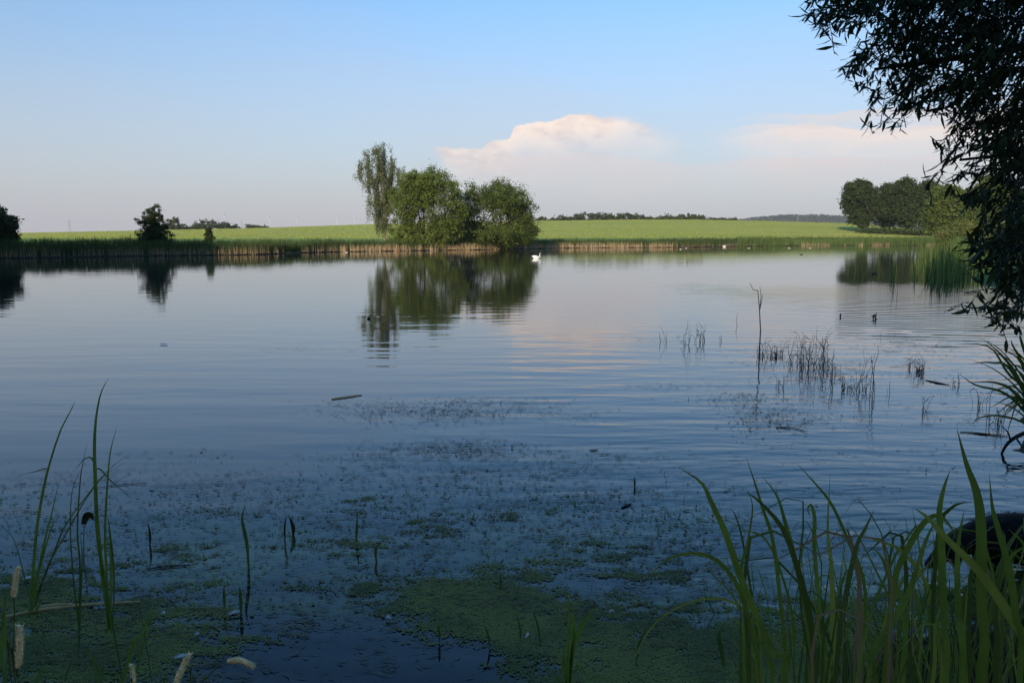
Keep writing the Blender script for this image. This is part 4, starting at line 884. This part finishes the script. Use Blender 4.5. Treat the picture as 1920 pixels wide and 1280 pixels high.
clump('slanting dead stems with few leaves right of the densest thicket', [(1566, 700, 14, 8, 15, 75), (1560, 735, 4, 3, 10, 50)], 8, leafy=.6)
clump('upright group of straight dead stems left of the tallest reddish stem', [(1614, 735, 10, 12, 20, 90)], 9, leafy=.4)
clump('tall reddish dead stem standing right of the straight group', [(1634, 742, 3, 4, 50, 110)], 10, leafy=.2, wst=.007)
clump('low tangle of dark leaves in front of the straight stems', [(1590, 730, 12, 14, 8, 26)], 11, leafy=1.2)
clump('single thin dead stem between the reddish stem and the round tuft', [(1665, 738, 1.5, 2, 18, 44)], 12, leafy=0)
clump('small tuft of thin weeds, left one of the two tufts far right', [(1706, 690, 5, 8, 8, 28)], 13, leafy=.8)
clump('rounded tuft of curly weeds, right one of the two tufts far right', [(1726, 698, 9, 18, 8, 32)], 14, leafy=1.3)
clump('small broken weed with a star shaped top below the round tuft', [(1734, 772, 4, 5, 8, 36)], 15, leafy=1)
clump('few low green blades in front of the leafy weeds', [(1462, 726, 8, 8, 8, 34)], 16, leafy=.7, mt='blade_dark')
clump('small red brown bud stem out in the bay, left one', [(1575, 594, 1, 2, 5, 9)], 17, leafy=.2, mt='dead_red', wst=.02)
clump('red brown bud stems out in the bay, right one', [(1640, 598, 3, 4, 5, 16)], 18, leafy=.2, mt='dead_red', wst=.018)
clump('thin stems standing in the water beside the sedge tussock', [(1792, 722, 10, 7, 10, 40), (1840, 760, 16, 8, 20, 60)], 19, leafy=.5)
clump('two thin crooked stems above the long dark stick at right', [(1865, 800, 20, 12, 20, 70)], 20, leafy=.6)
# the tall branched stem
q = onz(1424, 668); r = empty('dead_stem', q); tag(r, 'tallest thin dead stem with a forked top rising above the weeds', 'water plant')
def T(px, py): return at(px, py, q.y) - q
mb = MB(); mb.tube([T(1423, 672), T(1426, 620), T(1424, 580), T(1421, 545)], [.014, .011, .009, .006], 6); link('stem', mb.mesh('stem', M['stem_dead']), r)
for a in ([T(1421, 545), T(1412, 543), T(1406, 530)], [T(1425, 575), T(1427, 555), T(1425, 537)], [T(1425, 580), T(1428, 565), T(1430, 552)]):
    mb = MB(); mb.tube(a, [.007, .006, .003], 5); link('twig', mb.mesh('twig', M['stem_dead']), r)
# near-water sprouts
for k, (px, py, pts, w_, lb) in enumerate([
        (464, 1040, [(466, 1060), (463, 1020), (457, 990), (454, 970), (460, 945)], 7, 'single green shoot with a bent tip standing in dark water left of the middle'),
        (669, 1005, [(668, 1012), (669, 990), (670, 962)], 6, 'short straight shoot standing in the floating weed at the middle'),
        (280, 1018, [(281, 1020), (281, 1000), (277, 978)], 5, 'tiny green shoot right of the tallest left reed'),
        (1190, 908, [(1190, 912), (1190, 903), (1190, 893)], 4, 'tiny dark stub in the water right of the middle'),
        (938, 1095, [(938, 1102), (939, 1090), (937, 1075)], 6, 'small brown shoot in the duckweed behind the dark patch'),
        (420, 1130, [(421, 1140), (420, 1115), (420, 1096)], 6, 'upright dark shoot in the murky water at lower left'),
        (452, 1140, [(452, 1150), (451, 1120), (449, 1096)], 7, 'second dark shoot right beside the murky water shoot'),
        (976, 1190, [(976, 1200), (975, 1175), (968, 1150)], 4, 'thin sprout left of the white feather near the grass clump'),
        (1010, 1195, [(1012, 1204), (1010, 1180), (1003, 1155), (997, 1142)], 4, 'thin bent sprout between feather and small grass clump'),
        (919, 1205, [(919, 1214), (915, 1190), (909, 1170)], 4, 'thin sprout at the edge of the dark open patch'),
        (826, 1195, [(824, 1205), (823, 1180), (822, 1170)], 5, 'small dark sprout standing inside the dark open patch'),
        (1192, 1245, [(1192, 1250), (1196, 1215), (1212, 1180), (1240, 1150)], 4, 'thin arching stem left of the big grass tussocks'),
        (1357, 1240, [(1357, 1250), (1352, 1215), (1348, 1190), (1360, 1165)], 9, 'folded broad leaf standing in duckweed left of the big tussocks'),
        (1340, 1145, [(1340, 1150), (1325, 1120), (1320, 1110)], 3, 'tiny dark sprout below the arching blade'),
        (705, 1045, [(706, 1052), (704, 1035), (709, 1022), (717, 1018)], 6, 'withered green shoot right of the short straight one'),
        (548, 1000, [(550, 1002), (549, 985), (541, 966)], 8, 'dark drooping dead leaf standing left of the middle shoots'),
        (536, 1000, [(534, 1010), (534, 985), (537, 965)], 4, 'thin dark dead stalk beside the drooping dead leaf')]):
    q = onz(px, py); r = empty('water_shoot', q); tag(r, lb, 'water plant')
    y0_ = onz(*pts[0]).y; blade_obj([at(a, b_, y0_) for a, b_ in pts], w_ / F * y0_, 'blade_dark' if k not in (2, 3, 15, 16) else 'stem_leaf', r, name='leaf', twist=.4)

# ------------------------------------------------------------------ sedge tussock at the right edge
q = Vector((5.15, 7.6, 0)); q.z = zb(q.x, q.y) ; r = empty('sedge_tussock', q); tag(r, 'dark sedge tussock arching over the water at the right edge', 'sedge')
SB = [[(1975, 850), (1920, 770), (1880, 735), (1830, 722), (1800, 702)], [(1975, 850), (1930, 760), (1900, 720), (1860, 690), (1815, 672)], [(1975, 860), (1915, 720), (1880, 668), (1845, 637)], [(1975, 850), (1920, 690), (1900, 650), (1895, 635)],
      [(1980, 850), (1935, 700), (1915, 640), (1912, 625)], [(1975, 850), (1925, 785), (1890, 760), (1862, 752)], [(1985, 870), (1930, 800), (1880, 780), (1840, 782), (1818, 797)], [(1975, 850), (1910, 745), (1870, 718), (1815, 716)],
      [(1975, 850), (1900, 700), (1860, 680), (1817, 682)], [(1975, 850), (1930, 740), (1890, 700), (1855, 650), (1787, 645)], [(1975, 850), (1930, 730), (1880, 660), (1830, 630)], [(1980, 850), (1950, 700), (1935, 640)], [(1975, 850), (1930, 770), (1900, 745), (1855, 735)],
      [(1975, 850), (1915, 760), (1895, 790), (1885, 830)], [(1975, 850), (1920, 750), (1895, 760), (1870, 800)]]
for k in range(34):
    a = rd.uniform(0, 1); ex = 1840 + 120 * a; ey = rd.uniform(640, 800); SB.append([(1970 + rd.uniform(-15, 25), 850), ((1955 + ex) / 2 + 8, (800 + ey) / 2 - 35), (ex, ey)])
for i, pp in enumerate(SB):
    n_ = len(pp); dd_ = rd.uniform(-.5, .3); P = [at(a, b_, q.y + dd_ * j / (n_ - 1)) for j, (a, b_) in enumerate(pp)]; P[0].z = max(P[0].z, 0)
    blade_obj(P, rd.uniform(.014, .034) if i < 12 else rd.uniform(.010, .026), 'blade_dark', r, twist=rd.uniform(-.5, .5))
# bent dead branch hanging into the water at the right edge
q = onz(1876, 850); r = empty('fallen_branch', q); tag(r, 'dark bare branch bending into the water at the right edge', 'branch')
mb = MB(); mb.tube(catmull([at(1990, 790, q.y + .2) - q, at(1920, 812, q.y + .1) - q, at(1890, 830, q.y) - q, at(1875, 852, q.y) - q + Vector((0, 0, -.03))], 10), [.03, .028, .026, .024, .022, .02, .018, .016, .013, .01], 7); link('branch', mb.mesh('branch', M['near_bark']), r)
for a in ([at(1905, 820, q.y) - q, at(1915, 835, q.y - .1) - q, at(1930, 845, q.y - .15) - q], [at(1895, 827, q.y) - q, at(1890, 810, q.y) - q, at(1880, 800, q.y) - q]):
    mb = MB(); mb.tube(a, [.012, .009, .004], 5); link('twig', mb.mesh('twig', M['near_bark']), r)

# ------------------------------------------------------------------ overhanging willow on the right
poly = np.array([(1497, -40), (1500, 34), (1536, 62), (1569, 72), (1604, 80), (1590, 110), (1563, 136), (1582, 150), (1615, 168), (1629, 196), (1615, 234), (1654, 252), (1677, 230), (1702, 212), (1718, 200), (1739, 214), (1769, 223), (1790, 222), (1766, 250), (1755, 290),
                 (1722, 322), (1732, 338), (1768, 343), (1772, 362), (1800, 378), (1822, 400), (1845, 414), (1862, 432), (1812, 450), (1790, 464), (1790, 480), (1812, 498), (1822, 520), (1835, 545), (1786, 578), (1815, 592), (1848, 590), (1836, 622), (1868, 618), (1893, 612), (1905, 598), (1925, 560), (2160, 560), (2160, -300), (1560, -300)], float)
def inpoly(x, y):
    c_ = np.zeros(len(x), bool); j = len(poly) - 1
    for i in range(len(poly)):
        xi, yi = poly[i]; xj, yj = poly[j]; c_ ^= ((yi > y) != (yj > y)) & (x < (xj - xi) * (y - yi) / (yj - yi + 1e-9) + xi); j = i
    return c_
rg = np.random.default_rng(301); rw = random.Random(9)
TR = Vector((8.8, 7.2, 0)); TR.z = zb(TR.x, TR.y)
root = empty('willow_tree', TR); tag(root, 'dark overhanging willow with narrow leaves filling the upper right corner', 'tree')
px = rg.uniform(1490, 2160, 9000); py = rg.uniform(-300, 625, 9000); k = inpoly(px, py); px = px[k]; py = py[k]
# thin out where daylight shows through, keep the frame's outside sparse
g = fbm(px * .022, py * .026, 60, 3); keep = (g > .43) | (rg.random(len(px)) < .22)
keep &= (px < 1960) & (py > -60) | (rg.random(len(px)) < .35)
keep &= rg.random(len(px)) < np.interp(px, [1490, 1620, 1720, 1900], [.5, .62, .85, .9])
keep &= ~((px > 1825) & (py > 345) & (py < 455) & (rg.random(len(px)) < .55))
px = px[keep]; py = py[keep]
leafV = []; nl = 0
def leaf_mesh_local(L=1.0, bend=.18):
    v = []; f = []
    prof = [(0, .02), (.15, .075), (.4, .115), (.7, .08), (1, .004)]
    for t, w_ in prof: z_ = -bend * t * t; v += [(t, -w_, z_ + .02), (t, 0, z_), (t, w_, z_ + .02)]
    for i in range(4):
        for k_ in range(2): f.append((3 * i + k_, 3 * i + 3 + k_, 3 * i + 4 + k_, 3 * i + 1 + k_))
    return np.array(v), np.array(f)
LV, LF = leaf_mesh_local(); leaf_me = npmesh('leaf', LV, LF, M['near_willow'], True)
MATS = []; EDGE = []; tw = MB(); bigb = MB()
def polydist(x, y):
    d = 1e9
    for i in range(len(poly)):
        a = poly[i]; b_ = poly[(i + 1) % len(poly)]; ab = b_ - a; t = max(0, min(1, ((x - a[0]) * ab[0] + (y - a[1]) * ab[1]) / (ab @ ab))); d = min(d, math.hypot(x - a[0] - ab[0] * t, y - a[1] - ab[1] * t))
    return d
nodes = []
for i in range(len(px)):
    Yd = 6.1 + 2.6 * rw.random() + .3 * math.sin(px[i] * .02)
    if py[i] > 380: Yd = 5.3 + 1.8 * rw.random()
    tipp = at(px[i], py[i], Yd); e = polydist(px[i], py[i])
    L = rw.uniform(.22, .42) * (1 if e > 30 else .75)
    d = Vector((-1 + rw.gauss(0, .45), rw.gauss(0, .8), rw.gauss(-.25, .75))).normalized(); st = tipp - d * L; st.z += .04
    mid_ = st.lerp(tipp, .5) + Vector((0, 0, .03)); tw.tube([st - TR, mid_ - TR, tipp - TR], [.0035, .0025, .001], 4, cap=False)
    nodes.append(st); nl_ = rw.randint(6, 10)
    for j in range(nl_):
        t = (j + .6) / nl_; p_ = st.lerp(tipp, t) + Vector((0, 0, .06 * math.sin(math.pi * t) * .5)); s_ = 1 if j % 2 else -1
        side = d.cross(Vector((0, 0, 1))).normalized() * s_; ld = (d * rw.uniform(-.1, .8) + side * rw.uniform(.2, 1.0) + Vector((0, 0, -rw.uniform(-.1, 1.5)))).normalized()
        if j == nl_ - 1: ld = (d + Vector((0, 0, -.5))).normalized()
        yv = ld.cross(Vector((rw.gauss(0, .5), rw.gauss(0, .5), 1))).normalized(); zv = ld.cross(yv); sc_ = rw.uniform(.06, .135)
        mt_ = Matrix(((ld.x, yv.x, zv.x, p_.x - TR.x), (ld.y, yv.y, zv.y, p_.y - TR.y), (ld.z, yv.z, zv.z, p_.z - TR.z), (0, 0, 0, 1))) @ Matrix.Diagonal((sc_, sc_ * rw.uniform(.8, 1.2), sc_, 1))
        if e < 14 and px[i] < 1900 and py[i] > 0 and len(EDGE) < 290 and rw.random() < .6: EDGE.append(mt_)
        else: MATS.append(np.array(mt_))
A_ = np.array(MATS); Vh = np.hstack([LV, np.ones((len(LV), 1))]); VV = np.einsum('nij,vj->nvi', A_, Vh)[:, :, :3].reshape(-1, 3)
FF = (LF[None] + (np.arange(len(A_)) * len(LV))[:, None, None]).reshape(-1, 4)
fo = link('foliage', npmesh('foliage', VV, FF, M['near_willow'], True), root); fo['kind'] = 'stuff'
for mt_ in EDGE: o_ = link('leaf', leaf_me, root); o_.matrix_local = mt_
link('twigs', tw.mesh('twigs', M['near_bark']), root)['kind'] = 'stuff'
print('willow leaves', len(MATS), len(EDGE))
mb = MB(); mb.tube([(0, 0, -.4), (-.2, 0, 1.2), (-.1, .1, 3), (-.4, .2, 5), (-.3, .3, 7)], [.34, .27, .23, .17, .08], 12); link('trunk', mb.mesh('trunk', M['near_bark']), root)
for (a, ctl, e_, r0) in [((-.2, 0, 1.2), (-2.0, -.4, 1.7), (at(1850, 500, 6.0) - TR), .07), ((-.15, .05, 2.2), (-2.2, -.2, 2.7), (at(1800, 300, 6.6) - TR), .085), ((-.1, .1, 3), (-3, 0, 3.5), (at(1640, 130, 7.0) - TR), .10), ((-.2, .1, 3.6), (-3, .2, 4.6), (at(1600, 20, 7.4) - TR), .09), ((-.35, .2, 4.6), (-2.4, .5, 5.8), (at(1750, -200, 7.6) - TR), .09)]:
    C_ = catmull([a, ctl, tuple(e_)], 14); mb = MB(); mb.tube(C_, [r0 * (1 - .88 * i / 13) for i in range(14)], 7)
    for q_ in range(16):                              # side branches reach for the twigs
        i = rw.randint(3, 12); s0 = Vector(C_[i]); cand = min(rw.sample(nodes, 30), key=lambda n__: ((n__ - TR) - s0).length); e2 = cand - TR
        if (e2 - s0).length > 1.6: continue
        mb.tube(catmull([s0, s0.lerp(e2, .5) + Vector((0, 0, .08)), e2], 6), [.014, .011, .009, .007, .005, .003], 5, cap=False)
    link('branch', mb.mesh('branch', M['near_bark']), root)

# ------------------------------------------------------------------ birds
def swan(px, py, L, rz, lb):
    q = onz(px, py); r = empty('swan', q, rz); tag(r, lb, 'swan', 'swans on the lake'); s = L
    mb = MB(); mb.loft([(-.54 * s, 0, .27 * s, .02 * s, .015 * s, -.4), (-.46 * s, 0, .22 * s, .07 * s, .05 * s, -.3), (-.34 * s, 0, .13 * s, .15 * s, .13 * s, -.1), (-.15 * s, 0, .10 * s, .20 * s, .19 * s, 0), (.08 * s, 0, .09 * s, .20 * s, .19 * s, 0), (.24 * s, 0, .08 * s, .15 * s, .15 * s, .2),
                        (.34 * s, 0, .11 * s, .085 * s, .09 * s, .9), (.38 * s, 0, .20 * s, .05 * s, .05 * s, 1.4), (.375 * s, 0, .32 * s, .038 * s, .038 * s, 1.7), (.355 * s, 0, .46 * s, .034 * s, .034 * s, 1.7), (.365 * s, 0, .57 * s, .036 * s, .036 * s, 1.2), (.40 * s, 0, .61 * s, .045 * s, .042 * s, .5), (.45 * s, 0, .60 * s, .035 * s, .032 * s, .1)])
    link('body', mb.mesh('body', M['swan']), r)
    for sy_ in (-1, 1):
        mb = MB(); mb.loft([(-.50 * s, sy_ * .05 * s, .28 * s, .02 * s, .02 * s, 0), (-.3 * s, sy_ * .12 * s, .24 * s, .06 * s, .09 * s, 0), (-.05 * s, sy_ * .15 * s, .20 * s, .07 * s, .12 * s, 0), (.16 * s, sy_ * .12 * s, .17 * s, .05 * s, .08 * s, 0), (.22 * s, sy_ * .09 * s, .16 * s, .02 * s, .03 * s, 0)], 10)
        link('wing', mb.mesh('wing', M['swan']), r)
    mb = MB(); mb.tube([(.47 * s, 0, .598 * s), (.52 * s, 0, .578 * s), (.555 * s, 0, .566 * s)], [.024 * s, .018 * s, .008 * s], 8); link('beak', mb.mesh('beak', M['beak']), r)
swan(1006, 484.5, .92, 0, 'white swan swimming right, at the edge of the trees\' reflection')
swan(1358, 462.6, .78, 0, 'small far white swan close to the reeds of the far shore')
def duck(px, py, L, rz, mt, lb, head='black', upright_=False, cat='duck'):
    q = onz(px, py); r = empty(cat, q, rz); tag(r, lb, cat); s = L
    mb = MB(); mb.loft([(-.5 * s, 0, .16 * s, .02 * s, .02 * s, 0), (-.35 * s, 0, .10 * s, .13 * s, .10 * s, 0), (-.05 * s, 0, .07 * s, .18 * s, .15 * s, 0), (.2 * s, 0, .08 * s, .14 * s, .13 * s, .2), (.3 * s, 0, .16 * s, .07 * s, .07 * s, 1.0), (.32 * s, 0, .27 * s, .055 * s, .055 * s, 1.2), (.37 * s, 0, .33 * s, .075 * s, .07 * s, .4), (.44 * s, 0, .32 * s, .04 * s, .04 * s, 0)], 10)
    link('body', mb.mesh('body', M[mt]), r); mb = MB(); mb.tube([(.45 * s, 0, .315 * s), (.54 * s, 0, .30 * s)], [.03 * s, .014 * s], 6); link('beak', mb.mesh('beak', M['black' if mt != 'black' else 'swan']), r)
duck(1503, 477.5, .42, 0, 'black', 'small dark duck leaving a wake near the bay')
duck(1337, 466.5, .38, 0, 'black', 'left one of two dark ducks near the far swan')
duck(1341, 466.5, .38, 0, 'black', 'right one of two dark ducks near the far swan')
duck(692, 597, .26, 1.45, 'black', 'lone black coot seen end on inside the birch reflection', cat='coot')
for a in [(1276, 467.5, 'white gull on the water left of the two dark ducks'), (1286.5, 465.5, 'white gull between its neighbour and the two dark ducks'), (1480, 465.3, 'white gull on the water left of the bay reeds'), (1519, 465.5, 'white gull on the water above the dark duck with a wake'), (1404, 465.5, 'tiny white gull right of the far swan'), (650, 473.5, 'tiny white gull by the reeds left of the birch')]:
    duck(a[0], a[1], .34, random.uniform(-.5, .5), 'swan', a[2], cat='gull')
duck(1002, 469.5, .3, .3, 'duck', 'tiny brown duck close to the tan reeds above the swan')
duck(660, 474, .3, 2.8, 'duck', 'tiny dark duck by the reeds left of the birch')
duck(1640, 513, .42, .1, 'duck', 'brown duck swimming among the bay stems')

# ------------------------------------------------------------------ black dog wading at the right
DP = DOG; r = empty('dog', (DP.x - .03, DP.y, .03), 0); r.scale = (1.04, 1.04, 1.04); tag(r, 'wet black dog wading behind the grass at the right edge, head lowered', 'dog')
J = {}; vs = []; es = []; rs = []
def jn(nm, p_, r0, par=None, r1=None):
    J[nm] = len(vs); vs.append(p_); rs.append((r0, r1 or r0))
    if par: es.append((J[par], J[nm]))
# local x: dog faces -x ; back height .42 above water (legs under water)
jn('hip', (.52, 0, .22), .15)
jn('loin', (.34, 0, .25), .135, 'hip'); jn('rib', (.12, 0, .235), .165, 'loin', .17); jn('chest', (-.06, 0, .225), .17, 'rib', .175)
jn('neck', (-.22, -.01, .235), .105, 'chest'); jn('poll', (-.345, -.02, .165), .08, 'neck'); jn('brow', (-.41, -.03, .115), .068, 'poll'); jn('muzzle', (-.485, -.035, .055), .037, 'brow'); jn('nose', (-.53, -.035, .02), .026, 'muzzle')
for s_, nm in ((-1, 'a'), (1, 'b')):
    jn('sh' + nm, (-.08, s_ * .10, .08), .07, 'chest'); jn('el' + nm, (-.02, s_ * .11, -.08), .045, 'sh' + nm); jn('wr' + nm, (-.06, s_ * .11, -.26), .028, 'el' + nm); jn('pw' + nm, (-.12, s_ * .11, -.36), .032, 'wr' + nm)
    jn('th' + nm, (.50, s_ * .10, .06), .085, 'hip'); jn('kn' + nm, (.40, s_ * .12, -.08), .055, 'th' + nm); jn('hk' + nm, (.56, s_ * .12, -.20), .03, 'kn' + nm); jn('hp' + nm, (.50, s_ * .12, -.36), .032, 'hk' + nm)
jn('t1', (.66, 0, .24), .04, 'hip'); jn('t2', (.82, .03, .20), .026, 't1'); jn('t3', (.96, .05, .22), .014, 't2')
me = bpy.data.meshes.new('body'); me.from_pydata(vs, es, []); me.materials.append(M['dog'])
ob = link('body', me, r); sk = ob.modifiers.new('skin', 'SKIN'); sk.use_smooth_shade = True
lay = me.skin_vertices[0].data if me.skin_vertices else None
if lay is None:
    bpy.context.view_layer.objects.active = ob; bpy.ops.mesh.customdata_skin_add(); lay = me.skin_vertices[0].data
for i, (a, b_) in enumerate(rs): lay[i].radius = (a, b_)
for i in range(len(vs)): lay[i].use_root = (i == 0)
sb = ob.modifiers.new('sub', 'SUBSURF'); sb.levels = sb.render_levels = 2
for s_ in (-1, 1):
    v, f = [], []
    for i, (t, w_) in enumerate([(0, .035), (.3, .05), (.7, .042), (1, .012)]):
        cx0 = -.375 + .02 * t; cz0 = .175 - .13 * t; cy0 = -.02 + s_ * (.066 + .028 * math.sin(t * 2.5)); v += [(cx0 - w_, cy0, cz0), (cx0, cy0 + s_ * .012, cz0), (cx0 + w_, cy0, cz0 + .01), (cx0, cy0 - s_ * .006, cz0)]
    for i in range(3):
        for k in range(4): f.append((4 * i + k, 4 * i + (k + 1) % 4, 4 * i + 4 + (k + 1) % 4, 4 * i + 4 + k))
    f.append((0, 3, 2, 1)); f.append((12, 13, 14, 15)); mb = MB(); mb.add(v, f); link('ear', mb.mesh('ear', M['dog']), r)
    mb = MB(); mb.tube([(-.435, -.03 + s_ * .040, .128), (-.438, -.03 + s_ * .052, .130)], [.010, .006], 8); link('eye', mb.mesh('eye', M['black']), r)
# fur tufts along the back and beads of water on the coat
rr = random.Random(3); mb = MB()
for k in range(900):
    t = rr.random(); x_ = -.24 + .8 * t; a = rr.uniform(-1.2, 1.2); R_ = .165 if x_ > -.12 else .12; p_ = Vector((x_, -math.sin(a) * R_ * 1.0, .23 + math.cos(a) * R_ * .98)); nn = Vector((0, -math.sin(a), math.cos(a)))
    d_ = (Vector((1, rr.gauss(0, .3), 0)) + nn * .35).normalized() * rr.uniform(.02, .04); s_ = d_.cross(nn).normalized() * .003; mb.add([p_ - s_, p_ + s_, p_ + d_], [(0, 1, 2)])
link('fur', mb.mesh('fur', M['dog'], False), r)['kind'] = 'stuff'
mb = MB()
for k in range(34):
    x_ = rr.uniform(-.3, .35); a = rr.uniform(-.2, 1.3); R_ = .175 if x_ > -.12 else .135; p_ = Vector((x_, -math.sin(a) * R_ * 1.04, .23 + math.cos(a) * R_ * 1.03)); s_ = rr.uniform(.0015, .0032)
    mb.tube([p_ + Vector((-s_, 0, 0)), p_ + Vector((-s_ * .5, 0, 0)), p_, p_ + Vector((s_ * .5, 0, 0)), p_ + Vector((s_, 0, 0))], [s_ * .1, s_ * .85, s_, s_ * .85, s_ * .1], 6)
link('water_drops', mb.mesh('water_drops', M['drop']), r)['kind'] = 'stuff'

# ------------------------------------------------------------------ thin evening haze
mb = MB(); mb.box((0, 1960, 60), (5200, 4080, 124)); m, n = newmat('haze')
vp = n.n('ShaderNodeVolumePrincipled', inp={'Color': (.80, .84, .92, 1), 'Density': .00010, 'Anisotropy': .0}); n.n('ShaderNodeOutputMaterial', inp={1: vp.outputs[0]})
o = link('haze', mb.mesh('haze', m, False)); tag(o, 'thin evening haze over lake and fields', kind='stuff')
